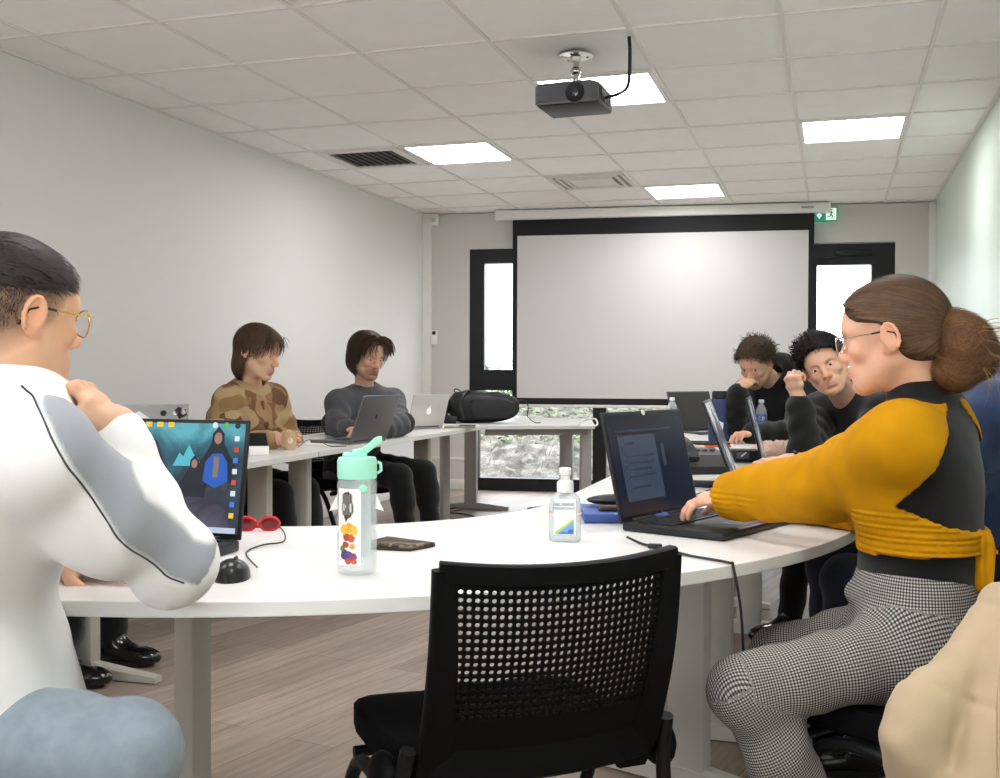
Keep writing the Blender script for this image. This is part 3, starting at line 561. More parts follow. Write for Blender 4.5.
n0 = at(737, 489, 3.25); dx2 = Vector((-.050, 1, 0)).normalized()
e, lid, T = laptop('grey laptop with a bright picture on screen seen nearly edge-on before the telephone', n0+dx2*.18, dx2, .36, .245, .285, 21, SPG, scr=PHO, lidm=PLB, deck=SIL)
n0 = at(764, 473, 4.05); dx3 = Vector((-.03, 1, 0)).normalized()
e, lid, T = laptop('silver laptop seen edge-on under the raised hand of the black sweater', n0+dx3*.165, dx3, .33, .23, .265, 14, SIL, scr=PHO, lidm=PLB, deck=DKG)
e, lid, T = laptop('dark laptop standing open by the navy flask at the far table end', at(696, 426, 6.6), (.66, .75), .345, .24, .245, 17, DKG, scr=mat('screen_matte', '3a3836', .45, spec=.3), lidm=DKG)
# ---- bottle with mint lid
MINT = mat('mint_plastic', 'a6e6cf', .38, sss=.15); CLR = mat('clear_plastic', 'd6dedf', .05, alpha=.24); WAT = mat('water', 'f4fbff', .02, trans=1., ior=1.1)
p = atz(357, 573, TT); v = empty('water_bottle', 'tall clear drinking bottle with mint green spout lid and fruit pictures', 'bottle', (p.x, p.y, TT), R_(22))
MB().lathe([(0.0309, 0), (0.0362, .004), (0.0367, .02), (0.0367, .075), (0.0346, .080), (0.0346, .088), (0.0367, .093), (0.0367, .165), (0.0351, .175), (0.0351, .183), (0.0330, .183), (0.0330, .174), (0.0346, .164), (0.0346, .093), (0.0325, .088), (0.0325, .080), (0.0346, .075), (0.0346, .008), (0.0011, .006)], 32, caps=False).build('body', CLR, v)
lidp = MB(); lidp.lathe([(.0355, .176), (.0365, .18), (.0365, .208), (.034, .2145), (.001, .217)], 32); lidp.box((-.004, 0, .219), (.045, .022, .010), .004); lid_ = lidp.build('lid', MINT, v)
MB().strip(spline([(-.008, 0, .222), (.012, 0, .226), (.026, 0, .236), (.036, 0, .245), (.046, 0, .247)], 5), [.022, .022, .020, .019, .018, .018, .017, .017, .016, .016, .016, .016, .016, .016, .015, .015, .015, .014, .014, .013, .013], .013, Vector((0, 1, 0))).build('spout', MINT, lid_)
rg_ = MB(); rg_.tube([(.0375, 0, .205), (.043, 0, .203), (.044, 0, .19), (.0375, 0, .185)], .003, 8); rg_.ell((.012, -.034, .160), (.008, .004, .008), 8); rg_.build('clip', MINT, v)
MB().lathe([(.012, .03), (.013, .032), (.013, .172), (.011, .174)], 20, Matrix.Translation((.012, .006, 0))).build('infuser', mat('infuser_plastic', 'e6f4f0', .3, alpha=.6), v)
def wrap(name, u0, u1, z0, z1, m, r=.0372, parent=v, blob=None, n=10):
    vs = []; fs = []
    if blob:                                                           # irregular painted spot wrapped on the wall
        uc, zc = (u0+u1)/2, (z0+z1)/2; pts = [(uc+(u1-u0)/2*cos(2*pi*k/14)*random.uniform(.72, 1.05), zc+(z1-z0)/2*sin(2*pi*k/14)*random.uniform(.72, 1.05)) for k in range(14)]
        vs = [(r*sin(u), -r*cos(u), z) for u, z in [(uc, zc)]+pts]; fs = [(0, 1+k, 1+(k+1) % 14) for k in range(14)]
    else:
        for k in range(n+1):
            u = u0+(u1-u0)*k/n; vs += [(r*sin(u), -r*cos(u), z0), (r*sin(u), -r*cos(u), z1)]
        fs = [(2*k, 2*k+2, 2*k+3, 2*k+1) for k in range(n)]
    q = MB(); q.add(vs, fs, True); return q.build(name, m, parent)
dec = wrap('picture_strip', -1.05, .25, .02, .160, mat('strip_white', 'f2f1ee', .5, alpha=.9))
wrap('dark_emblem', -.80, -.10, .098, .158, mat('emblem_dark', '47433f', .5), .0375, dec, True)
for k in range(5): wrap('emblem_line', -.72+.12*k, -.66+.12*k, .112, .15, mat('emblem_line', '8d8882', .5), .0377, dec)
for (u, z, c_, s) in ((-.6, .085, 'e8b93a', .011), (-.35, .088, 'e0a52c', .010), (-.15, .084, 'e6bd44', .010), (-.5, .072, 'b0452d', .008), (-.25, .070, 'c85a33', .008), (-.55, .058, 'a14a2c', .007), (-.6, .04, '4a3a6a', .010), (-.35, .038, '5a4a90', .009), (-.15, .036, '8a3f56', .008), (-.4, .028, 'c0503a', .007), (-.1, .027, 'cc5a40', .006), (-.75, .05, '6a8a4a', .006), (-.2, .055, 'd8a040', .006)):
    wrap('fruit_spot', u-s*28, u+s*28, z-s, z+s, mat('fruit_'+c_, c_, .5), .0376, dec, True)
for (u, w_) in ((-1.45, .5), (1.35, .5)):
    f = MB(); a = Vector((.035*sin(u), -.035*cos(u), .120)); o_ = Vector((sin(u), -cos(u), 0)); f.add([a, a+o_*.016+Vector((0, 0, -.004)), a+Vector((0, 0, .03)), ], [(0, 1, 2)]); f.build('loose_label_corner', MATS['strip_white'], v)
# ---- hand sanitiser
p = atz(565, 541, TT); v = empty('sanitiser_bottle', 'clear hand gel bottle with white cap and blue and green label', 'bottle', (p.x, p.y, TT), R_(12)); v.scale = (1.08, 1.08, 1.02)
MB().lathe([(.028, 0), (.031, .004), (.0315, .075), (.029, .092), (.020, .104), (.013, .108), (.013, .112)], 28, M=Matrix.Diagonal((1.05, .68, 1, 1)), sq=2.8).build('body', mat('clear_gel', 'cdd6da', .08, alpha=.45), v)
m = MB(); m.lathe([(.0165, .106), (.0170, .110), (.0170, .126), (.015, .130), (.010, .132), (.0095, .142), (.012, .144), (.0125, .156), (.010, .159)], 20); m.build('cap', mat('cap_white', 'dcdcda', .35), v)
lab = MB(); lab.box((0, -.0222, .055), (.044, .0008, .076), 0); lb = lab.build('label', mat('label_white', 'f1f3f2', .5), v)
def lp(name, pts, c_, y=-.0229): q = MB(); q.T = Matrix.Translation((0, y, 0)) @ Matrix.Rotation(R_(90), 4, 'X'); q.prism(pts, -.0002, .0002); return q.build(name, mat('label_'+c_, c_, .5), lb)
lp('blue_field', [(-.020, .019), (.018, .019), (.018, .048)], '6fa6dc'); lp('green_band', [(-.021, .022), (-.018, .018), (.019, .048), (.018, .053)], 'b7d35b', -.0231); lp('blue_wave', [(-.012, .019), (-.004, .024), (.004, .021), (.010, .030), (.015, .027), (.018, .036), (.018, .019)], '2f64b4', -.0233)
MB().lathe([(.0322, .060), (.0326, .0615), (.0322, .063)], 28, M=Matrix.Diagonal((1.05, .68, 1, 1)), sq=2.8, caps=False).build('rubber_band', mat('band_tan', 'dcb996', .6), v)
BL_ = mat('print_blue', '4a5a8c', .5)
for t_, z, s_ in (('GEL MAINS', .082, .0085), ('DESINFECTANT', .073, .0065)): text('lettering', t_, s_, Matrix.Translation((-.002, -.0232, z)) @ Matrix.Rotation(R_(90), 4, 'X'), BL_, lb)
# ---- mouse, wallet, red glasses
p = atz(233, 578, TT); v = empty('computer_mouse', 'black computer mouse beside the elbow of the white sweatshirt', 'mouse', (p.x, p.y, TT), R_(20))
bm = bmesh.new(); bmesh.ops.create_uvsphere(bm, u_segments=24, v_segments=16, radius=1)
for q in bm.verts:
    x, y, z = q.co; q.co = Vector((.031*x*(1-.12*y), .055*y, max(0, z)**.8*.036*(1-.25*y) if z > 0 else 0.))
m = MB(); m.bm(bm, True); m.build('shell', mat('mouse_black', '1a1a1c', .3, spec=.5), v)
MB().box((0, .028, .029), (.006, .018, .012), .003).build('scroll_wheel', mat('wheel_grey', '444448', .5), v)
pts = [p+Vector((.02, .05, .012)), atz(246, 553, TT+.004), atz(262, 545, TT+.003), atz(284, 541, TT+.003), atz(281, 528, TT+.003), atz(262, 522, TT+.02), atz(246, 520, TT+.004)]
props(MB().tube(spline(pts, 8), .0016, 6).build('mouse_cable', PLB), 'thin dark mouse cable curling beside the red glasses', 'cable')
CAMO = noise_mat('wallet_camouflage', [(0, '2b221b'), (.46, '4a3a2e'), (.55, '7d6c5a'), (.62, '352a21')], 16, .7)
c_ = [atz(380, 553, TT), atz(398, 557, TT), atz(424, 547, TT), atz(392, 534, TT)]; cc = sum(c_, Vector())/4
v = empty('wallet', 'brown camouflage folding wallet lying right of the tall bottle', 'wallet', (cc.x, cc.y, TT))
far_ = cc+Vector((.07, .03, 0)); poly = [(-.060, -.050), (.045, -.045), (.072, .030), (-.048, .048)]
m = MB(); m.prism(poly, .0005, .0065, .002); m.build('lower_flap', mat('wallet_brown', '3a2c24', .7), v)
m = MB(); m.prism([(x*.99, y*.99) for x, y in poly], .0068, .0135, .003, M=Matrix.Translation((0, 0, 0)) @ Matrix.Rotation(R_(2.5), 4, 'Y')); m.build('upper_flap', CAMO, v)
p = atz(258, 531, TT); RED = mat('red_plastic', 'd3202b', .25, coat=.6)
v = empty('sunglasses', 'bright red sunglasses folded on the table beside the teal laptop', 'sunglasses', (p.x, p.y, TT), R_(25)); v.scale = (.8, .8, .8)
m = MB()
for sx_ in (-1, 1):
    m.tube([Vector((sx_*.033+.027*cos(a), -.004+.006*abs(cos(a)), .021+.020*sin(a))) for a in np.linspace(0, 2*pi, 21)], .0042, 8, caps=False)
m.tube([(-.008, .0, .026), (.008, 0, .026)], .004, 8); m.build('frame', RED, v)
for sx_ in (-1, 1):
    MB().ell((sx_*.033, -.002, .021), (.024, .0015, .018), 8).build('lens', mat('lens_red', '7a1118', .08, spec=.8), v)
    MB().tube(spline([(sx_*.06, .004, .026), (sx_*.055, .018, .014), (-sx_*.02, .026, .007), (-sx_*.06, .03, .006)], 5), .0034, 8, flat=.6).build('temple', RED, v)
# ---- blue book with keys and a black case
a_ = atz(582, 524, TT); bx = Vector((.96, .28, 0)).normalized(); M = frame(a_+bx*.11+Vector((-bx.y, bx.x, 0))*.11, x=bx, z=(0, 0, 1)); M.translation.z = TT
v = empty('blue_folder', 'thick blue folder lying behind the gel bottle', 'folder', M=M); m = MB(); m.box((0, 0, .013), (.21, .21, .022), .003); m.build('cover', mat('folder_blue', '37549a', .5), v); MB().box((0, .004, .013), (.20, .206, .016), .001).build('pages', mat('paper_white', 'eceae6', .8), v)
v = empty('black_case', 'black zipped case lying on the blue folder', 'case', M=M @ Matrix.Translation((.01, .05, .0245)))
m = MB(); m.ell((0, 0, .016), (.10, .035, .016), 10); m.build('body', mat('case_black', '202124', .5), v); MB().tube([(-.09, -.02, .017), (0, -.035, .017), (.09, -.02, .017)], .003, 6).build('zip', DKG, v)
v = empty('key_bunch', 'bunch of metal keys with brown fob on the blue folder', 'keys', M=M @ Matrix.Translation((.0, -.05, .0245)))
for k in range(4):
    a = -.9+.6*k; Mk = Matrix.Translation((.0, 0, .004+.003*k)) @ Matrix.Rotation(a, 4, 'Z'); q = MB(); q.T = Mk; q.lathe([(.011, -.001), (.011, .001)], 14, Matrix.Translation((.022, 0, 0))); q.box((.050, 0, 0), (.044, .006, .002)); q.build('key', mat('key_brass', 'b59c6e', .3, .9) if k % 2 else mat('key_steel', 'bcbcbc', .28, 1.), v)
MB().tube([Vector((.012*cos(a), .012*sin(a), .009)) for a in np.linspace(0, 2*pi, 20)], .0013, 6, False).build('key_ring', MATS['key_steel'], v)
MB().box((-.035, .01, .007), (.06, .035, .011), .004).build('leather_fob', mat('fob_brown', '5a4436', .7), v)
# ---- right hand tables
p = atz(702, 472, TT); v = empty('desk_telephone', 'black desk telephone with handset behind the laptop of the woman in yellow', 'telephone', (p.x, p.y, TT), R_(-62))
m = MB(); m.prism([(-.10, 0), (.10, 0), (.10, .028), (.02, .065), (-.10, .085)], -.09, .09, .006, M=Matrix.Rotation(R_(90), 4, 'X')); m.build('base', mat('phone_black', '1d1d1f', .4), v)
h_ = MB(); h_.strip(spline([(-.095, -.066, .105), (-.05, -.066, .118), (.03, -.066, .098), (.085, -.066, .055)], 5), [.045]*4+[.036]*8+[.045]*4, .026, Vector((0, 1, 0))); h_.build('handset', mat('phone_handset', '2a2a2d', .35), v)
k_ = MB()
for i in range(4):
    for j in range(3): k_.box((-.05+.03*i, .0+.03*j, .076-.02*i*.9), (.018, .018, .012), .002)
k_.build('keypad', DKG, v)
props(MB().tube(spline([atz(722, 470, TT+.004), atz(735, 477, TT+.004), atz(716, 487, TT+.004), atz(700, 493, TT+.004), atz(690, 497, TT+.004), atz(706, 500, TT+.004), atz(716, 494, TT+.004)], 8), .0022, 6).build('phone_cable', DKG), 'dark looped cable on the table below the desk telephone', 'cable')
v = empty('cardboard_tray', 'flat black tray lying beside the desk telephone', 'tray', tuple(atz(700, 486, TT))); m = MB(); m.box((0, 0, .012), (.13, .10, .022), .006); m.build('body', MATS['phone_black'], v); MB().box((0, 0, .024), (.11, .08, .003), .001).build('paper_sheet', MATS['paper_white'], v)
v = empty('power_brick', 'black power brick standing behind the edge-on grey laptop', 'power adapter', tuple(atz(742, 462, TT)), R_(10)); m = MB(); m.box((0, 0, .028), (.17, .075, .052), .010); m.build('body', mat('brick_black', '18181a', .5), v); MB().box((.0, -.038, .03), (.05, .002, .025)).build('sticker', mat('brick_label', '5a5a5c', .5), v)
props(MB().tube(spline([atz(742, 456, TT+.05), atz(752, 450, TT+.03), atz(768, 454, TT+.003), atz(778, 462, TT+.003), atz(774, 470, TT+.003), atz(790, 474, TT+.003)], 8), .003, 6).build('white_cable', mat('cable_white', 'e8e6e2', .4)), 'white charging cable curling beside the black power brick', 'cable')
v = empty('orange_notebook', 'orange notebook on the far right table', 'notebook', tuple(atz(704, 446, TT)), R_(8)); m = MB(); m.box((0, 0, .006), (.26, .19, .010), .002); m.build('cover', mat('orange_cover', 'd8592c', .5), v); MB().box((.003, 0, .006), (.257, .186, .0075)).build('pages', MATS['paper_white'], v)
v = empty('black_tablet', 'black tablet lying on the orange notebook', 'tablet', tuple(atz(706, 444, TT+.0115)[:2])+(TT+.0115,), R_(14)); m = MB(); m.box((0, 0, .006), (.22, .15, .010), .004); m.build('case', PLB, v); MB().box((0, 0, .0113), (.20, .13, .0008)).build('screen', MATS['screen_off'], v)
bm = bmesh.new(); bmesh.ops.create_icosphere(bm, subdivisions=4, radius=1)
for q in bm.verts: s_ = 1+.22*sin(5*q.co.x+3*q.co.y)*sin(4*q.co.z+2*q.co.x)+.12*sin(11*q.co.y+7*q.co.z); q.co = Vector((q.co.x*.055*s_, q.co.y*.045*s_, .028+q.co.z*.027*s_))
p = atz(693, 457, TT); m = MB(); m.T = Matrix.Translation((p.x, p.y, TT)); m.bm(bm, True); props(m.build('paper_napkin', mat('napkin_beige', 'd9c2ad', .85)), 'crumpled beige napkin beside the desk telephone', 'napkin')
v = empty('paper_sheet', 'white papers spread before the dark open laptop at the far right', 'papers', tuple(atz(701, 434, TT))); 
for k in range(3): MB().box((.02*k, .01*k, .001+.0012*k), (.30, .21, .001), M=Matrix.Rotation(.2*k, 4, 'Z')).build('sheet', MATS['paper_white'], v)
p = atz(721, 441, TT); NAV = mat('flask_navy', '22355c', .6, bump=(300, .2, .001)); v = empty('flask', 'navy blue insulated flask with black cap on the far right table', 'flask', (p.x, p.y, TT))
m = MB(); m.lathe([(.062, 0), (.068, .006), (.070, .05), (.066, .16), (.060, .215), (.050, .228)], 28); m.build('body', NAV, v); m = MB(); m.lathe([(.046, .228), (.050, .232), (.050, .262), (.045, .27), (.001, .271)], 24); m.build('cap', PLB, v)
m = MB(); m.prism([(-.02, .12), (.02, .10), (.012, .04), (-.02, .05)], -.001, .001, M=Matrix.Translation((.0, -.0705, .0)) @ Matrix.Rotation(R_(90), 4, 'X')); m.build('white_mark', skw, v)
def pet_bottle(label, p):
    v = empty('plastic_bottle', label, 'bottle', (p.x, p.y, TT), R_(15)); q = MB()
    prof = [(.026, 0), (.032, .006)]+[(.032-.0025*(k % 2), .012+.011*k) for k in range(7)]+[(.032, .095), (.032, .145), (.030, .165), (.018, .19), (.0125, .198), (.0125, .206)]
    q.lathe(prof, 24); q.build('body', mat('pet_plastic', 'eef5fa', .05, alpha=.30), v)
    w_ = MB(); w_.lathe([(.0325, .098), (.0328, .100), (.0328, .140), (.0325, .142)], 24, caps=False); l_ = w_.build('label', mat('label_bottle_blue', '4f6bb5', .45), v)
    w_ = MB(); w_.add([(.0331*sin(u), -.0331*cos(u), .12+dz) for u, dz in [(.55*cos(2*pi*k/14)-.1, .013*sin(2*pi*k/14)) for k in range(14)]], [tuple(range(14))]); w_.build('white_oval', skw, l_)
    m = MB(); m.lathe([(.0145, .204), (.0150, .207), (.0150, .220), (.0135, .222)], 18); m.build('cap', mat('cap_pale', 'e9eef5', .4), v); return v
pet_bottle('clear water bottle with blue label before the man hiding his face', atz(761, 440, TT)); pet_bottle('clear water bottle with blue label just above the dark document laptop', at(672, 420, 6.3))
v = empty('red_notebook', 'small red notebook tucked under the edge-on grey laptop', 'notebook', tuple(atz(731, 496, TT)), R_(5)); MB().box((0, 0, .0045), (.12, .16, .008), .001).build('cover', mat('notebook_red', 'a8352e', .5), v); MB().box((.002, 0, .0045), (.118, .157, .006)).build('pages', MATS['paper_white'], v)
v = empty('white_notepad', 'white notepad at the table edge left of the yellow sleeve', 'notepad', tuple(atz(783, 470, TT)), R_(-6)); MB().box((0, 0, .005), (.15, .21, .009), .001).build('pages', MATS['paper_white'], v); MB().box((0, .1, .0055), (.15, .012, .0105), .002).build('binding', mat('binding_cream', 'e3d6b8', .6), v)
# ---- left hand tables
p = atz(290, 446, TT); CUPC = at(290, 443, 5.05); CUPC.z = TT
v = empty('paper_cup', 'tan paper cup in the hand of the brown sweater', 'cup', (CUPC.x, CUPC.y, TT), R_(20)); m = MB(); m.lathe([(.026, 0), (.0265, .002), (.036, .083), (.0375, .085), (.0372, .088), (.0345, .086), (.0335, .08), (.025, .004), (.001, .003)], 28, caps=False); m.build('body', mat('cup_tan', 'cfab86', .6), v)
m = MB(); m.add([(.0322*sin(u)*(1+dz*3.2), -.0322*cos(u)*(1+dz*3.2), .045+dz) for u, dz in [(.4*cos(2*pi*k/14)+.2, .014*sin(2*pi*k/14)) for k in range(14)]], [tuple(range(14))]); m.build('pale_mark', mat('cup_mark', 'e9d9c2', .6), v)
p = at(259, 447, 4.75); v = empty('small_box', 'small white carton box before the brown sweater', 'box', (p.x, p.y, TT), R_(32)); m = MB(); m.box((0, 0, .018), (.085, .06, .034), .002); m.build('carton', mat('box_white', 'f0eeeb', .6), v); MB().box((0, 0, .0355), (.086, .061, .002), .0006, 1).build('carton_lid', MATS['box_white'], v)
v = empty('papers', 'loose white papers beside the keyboard of the dark grey laptop', 'papers', tuple(atz(325, 444, TT)))
for k in range(2): MB().box((-.05+.03*k, .02*k, .001+.0012*k), (.21, .29, .001), M=Matrix.Rotation(.3*k, 4, 'Z')).build('sheet', MATS['paper_white'], v)
props(MB().tube(spline([atz(298, 447, TT+.003), atz(308, 440, TT+.01), atz(318, 441, TT+.003), atz(330, 446, TT+.003), atz(346, 446, TT+.003)], 8), .0022, 6).build('charger_cable', PLB), 'dark cable between the tan paper cup and the dark grey laptop', 'cable')
# ---- backpack lying on the corner table
p = at(484, 421, 7.75); PK = mat('backpack_black', '121214', .62, noise=(30, .2, (1, 1, 1)), bump=(240, .35, .002))
v = empty('backpack', 'black backpack lying on its side before the glazed wall', 'backpack', M=frame((p.x, p.y, TT), x=(.93, .33, 0), z=(0, 0, 1)))
bm = bmesh.new(); bmesh.ops.create_cube(bm, size=2); bmesh.ops.subdivide_edges(bm, edges=bm.edges[:], cuts=9, use_grid_fill=True)
for q in bm.verts:
    d_ = q.co.copy(); e_ = 3.2; n_ = (abs(d_.x)**e_+abs(d_.y)**e_+abs(d_.z)**e_)**(1/e_); d_ /= n_
    zz = d_.z*.112*(1-.22*d_.x*abs(d_.x)-.12*max(0, -d_.x-.6))+.114; zz += .006*sin(22*d_.x+3*d_.y)*(d_.z > 0)
    q.co = Vector((d_.x*.255, d_.y*.15*(1-.1*d_.x), max(.001, zz)))
m = MB(); m.bm(bm, True); m.build('body', PK, v)
bm = bmesh.new(); bmesh.ops.create_cube(bm, size=2); bmesh.ops.subdivide_edges(bm, edges=bm.edges[:], cuts=7, use_grid_fill=True)
for q in bm.verts:
    d_ = q.co.copy(); n_ = (abs(d_.x)**3+abs(d_.y)**3+abs(d_.z)**3)**(1/3); d_ /= n_; q.co = Vector((.055+d_.x*.165, -.135+d_.y*.04, .112+d_.z*.078*(1-.15*d_.x)))
m = MB(); m.bm(bm, True); m.build('front_pocket', mat('backpack_pocket', '1b1b1e', .55, bump=(200, .3, .002)), v)
MB().tube(spline([(-.10, -.158, .165), (-.02, -.178, .19), (.10, -.178, .185), (.20, -.16, .15)], 6), .004, 6).build('zip', mat('zip_dark', '3c3c40', .4), v)
for dz in (0, .05): MB().strip(spline([(-.24, -.05, .10+dz), (-.29, -.09, .07+dz*.6), (-.27, -.15, .02+dz*.5), (-.20, -.17, .012+dz*.3)], 6), .045, .012, Vector((.3, .3, 1))).build('shoulder_strap', PK, v)
MB().strip(spline([(-.10, -.05, .222), (-.12, -.10, .232), (-.16, -.14, .19), (-.17, -.155, .10), (-.15, -.16, .03)], 6), .028, .007, Vector((1, 0, 0))).build('compression_strap', PLB, v)
MB().strip(spline([(.22, -.02, .14), (.28, -.04, .165), (.315, -.07, .12), (.31, -.09, .05), (.36, -.10, .008), (.40, -.09, .006)], 6), .022, .006, Vector((0, 1, 0))).build('hanging_strap', PLB, v)
MB().strip(spline([(-.20, .0, .205), (-.215, .02, .235), (-.19, .03, .24), (-.16, .02, .215)], 6), .022, .008, Vector((0, 1, 0))).build('grab_loop', PLB, v)
p = at(460, 424, 7.0); v = empty('small_notebook', 'small dark notebook between the pale silver laptop and the backpack', 'notebook', (p.x, p.y, TT), R_(15)); MB().box((0, 0, .008), (.20, .10, .014), .003).build('cover', mat('cover_beige', '9d968c', .5), v); MB().box((.05, 0, .0175), (.10, .09, .005), .001).build('band', PLB, v)
q0 = at(596, 420, 7.2); q0.z = TT; 
props(MB().tube(spline([q0+Vector((-.15, .1, .004)), q0+Vector((-.10, .12, .04)), q0+Vector((-.03, .1, .05)), q0+Vector((0, .03, .012)), q0+Vector((-.06, .0, .004)), q0+Vector((-.16, .04, .004))], 8), .006, 8).build('white_lead', MATS['cable_white']), 'white cable loop lying at the right end of the corner table', 'cable')
# cables on the floor by the left table legs
fl = [at(437, 497, 8.4), at(462, 493, 8.6), at(457, 500, 8.4), at(440, 503, 8.3), at(462, 505, 8.2), at(475, 510, 8.0), at(455, 515, 7.9), at(440, 513, 7.9)]
for q in fl: q.z = .006
props(MB().tube(spline(fl, 8), .005, 6).build('floor_cable', PLB), 'black cables looped on the floor below the corner table', 'cable')
# socket box on the floor trunking
# ================================================================== SMOOTH BODIES: implicit shapes meshed with surface nets
A_ = lambda v: np.array(v, float)
def unit(v): v = A_(v); return v/(np.linalg.norm(v)+1e-12)
_nd = RNG.normal(0, 1, (9, 3)); _np_ = RNG.uniform(0, 6.28, 9)
def noise3(P, f): 
    Q = P*f; Q = Q+.5*np.sin(Q[..., [1, 2, 0]]*1.3+1.7); s = 0
    for d, p in zip(_nd, _np_): s = s+np.sin(Q@d+p)
    return s/9*1.6
class Prim:
    def __init__(s, kind, k=.02, col=None, neg=False, fold=None, **a): s.kind, s.k, s.col, s.neg, s.fold = kind, k, col, neg, fold; s.__dict__.update(a)
    def bounds(s):
        if s.kind == 'ell': m = max(s.r); return s.c-m, s.c+m
        m = max(np.max(s.ra), np.max(s.rb)); return np.minimum(s.a, s.b)-m, np.maximum(s.a, s.b)+m
    def d(s, P):
        if s.kind == 'ell':
            q = (P-s.c)@s.R; k0 = np.linalg.norm(q/s.r, axis=-1); k1 = np.linalg.norm(q/(s.r*s.r), axis=-1)+1e-9; return k0*(k0-1)/k1
        ba = s.b-s.a; L2 = ba@ba+1e-12; q = P-s.a; t = np.clip(q@ba/L2, 0, 1); q = q-t[..., None]*ba
        if s.kind == 'cap':
            r = s.ra+(s.rb-s.ra)*t
            if s.fold:
                amp, fr, ph, u = s.fold; r = r+amp*np.sin(fr*t*math.sqrt(L2)+ph+38*(q@u)+12*noise3(P, 3.)*.5)*np.clip(1.2-abs(t-.6), .3, 1)
            return np.linalg.norm(q, axis=-1)-r
        W = s.ra[0]+(s.rb[0]-s.ra[0])*t; D = s.ra[1]+(s.rb[1]-s.ra[1])*t; ax = ba/math.sqrt(L2); w = s.w-ax*(s.w@ax); w = w/np.linalg.norm(w); dv = np.cross(ax, w)
        m = np.minimum(W, D); return (np.sqrt((q@w/W)**2+(q@dv/D)**2+(q@ax/m)**2)-1)*m
def cap(a, b, ra, rb, k=.02, col=None, **o): return Prim('cap', k, col, a=A_(a), b=A_(b), ra=ra, rb=rb, **o)
def ell(c, r, R=None, k=.02, col=None, **o): return Prim('ell', k, col, c=A_(c), r=A_(r), R=np.eye(3) if R is None else A_(R), **o)
def ecap(a, b, ra, rb, w, k=.03, col=None, **o): return Prim('ecap', k, col, a=A_(a), b=A_(b), ra=ra, rb=rb, w=A_(w), **o)
def smin(a, b, k): h = np.maximum(k-np.abs(a-b), 0)/k; return np.minimum(a, b)-h*h*k*.25
def field(prims, P, post=None):
    D = np.full(P.shape[:-1], 9.)
    for p in prims:
        d = p.d(P); D = -smin(-D, d, p.k) if p.neg else smin(D, d, p.k)
    return post(P, D) if post else D
def nets(F, org, h):
    S = F < 0; nx, ny, nz = F.shape; c = np.zeros((nx-1, ny-1, nz-1), np.uint8)
    for i in (0, 1):
        for j in (0, 1):
            for k in (0, 1): c += S[i:nx-1+i, j:ny-1+j, k:nz-1+k]
    act = (c > 0) & (c < 8); ijk = np.argwhere(act); n = len(ijk); idx = np.full(act.shape, -1, np.int64); idx[act] = np.arange(n)
    acc = np.zeros((n, 3)); cnt = np.zeros(n); cor = [(i, j, k) for i in (0, 1) for j in (0, 1) for k in (0, 1)]; V = {o: F[ijk[:, 0]+o[0], ijk[:, 1]+o[1], ijk[:, 2]+o[2]] for o in cor}
    for o in cor:
        for ax in range(3):
            if o[ax]: continue
            o2 = list(o); o2[ax] = 1; o2 = tuple(o2); a, b = V[o], V[o2]; m = (a < 0) != (b < 0); t = np.where(m, a/np.where(m, a-b, 1), 0)
            p = np.tile(A_(o), (n, 1)); p[:, ax] += t; acc[m] += p[m]; cnt[m] += 1
    vs = org+h*(ijk+acc/np.maximum(cnt, 1)[:, None]); fs = []
    for ax in range(3):
        u, v = [(1, 2), (2, 0), (0, 1)][ax]; sl = [slice(None)]*3; sl2 = [slice(None)]*3; sl[ax] = slice(0, -1); sl2[ax] = slice(1, None)
        A, B = S[tuple(sl)], S[tuple(sl2)]; e = np.argwhere(A != B); e = e[(e[:, u] > 0) & (e[:, v] > 0) & (e[:, u] < F.shape[u]-1) & (e[:, v] < F.shape[v]-1)]
        if not len(e): continue
        du = np.zeros(3, int); du[u] = 1; dv = np.zeros(3, int); dv[v] = 1
        q = np.stack([idx[tuple((e-du-dv).T)], idx[tuple((e-dv).T)], idx[tuple(e.T)], idx[tuple((e-du).T)]], 1); fl = ~A[tuple(e.T)]; q[fl] = q[fl][:, ::-1]; fs.append(q)
    return vs, np.concatenate(fs) if fs else np.zeros((0, 4), int)
def mesh_field(prims, h, box=None, post=None, smooth=1):
    lo = np.min([p.bounds()[0] for p in prims if not p.neg], 0)-3*h-.01; hi = np.max([p.bounds()[1] for p in prims if not p.neg], 0)+3*h+.01
    if box is not None: lo = np.maximum(lo, box[0]); hi = np.minimum(hi, box[1])
    n = np.maximum(np.ceil((hi-lo)/h).astype(int)+1, 4); F = np.full(n, 9., np.float32); g = [lo[i]+h*np.arange(n[i]) for i in range(3)]
    for p in prims:
        a, b = p.bounds(); m = p.k+4*h+.012; i0 = np.clip(np.floor((a-m-lo)/h).astype(int), 0, n); i1 = np.clip(np.ceil((b+m-lo)/h).astype(int)+1, 0, n)
        if (i1-i0).min() <= 0: continue
        s = tuple(slice(i0[i], i1[i]) for i in range(3)); P = np.stack(np.meshgrid(*(g[i][s[i]] for i in range(3)), indexing='ij'), -1); d = p.d(P)
        F[s] = -smin(-F[s], d, p.k) if p.neg else smin(F[s], d, p.k)
    if post:
        m = np.abs(F) < .05; I = np.argwhere(m); P = lo+h*I; F[m] = post(P, F[m])
    vs, fs = nets(F, lo, h)
    return vs, fs
def tint(prims, P, base, sig=.004):
    pr = [p for p in prims if not p.neg]; W = np.zeros(len(P)); C = np.zeros((len(P), 3)); D = np.stack([p.d(P) for p in pr]); D -= D.min(0)
    for p, d in zip(pr, D): w = np.exp(-d/sig); W += w; C += w[:, None]*A_(p.col if p.col is not None else base)
    return C/W[:, None]
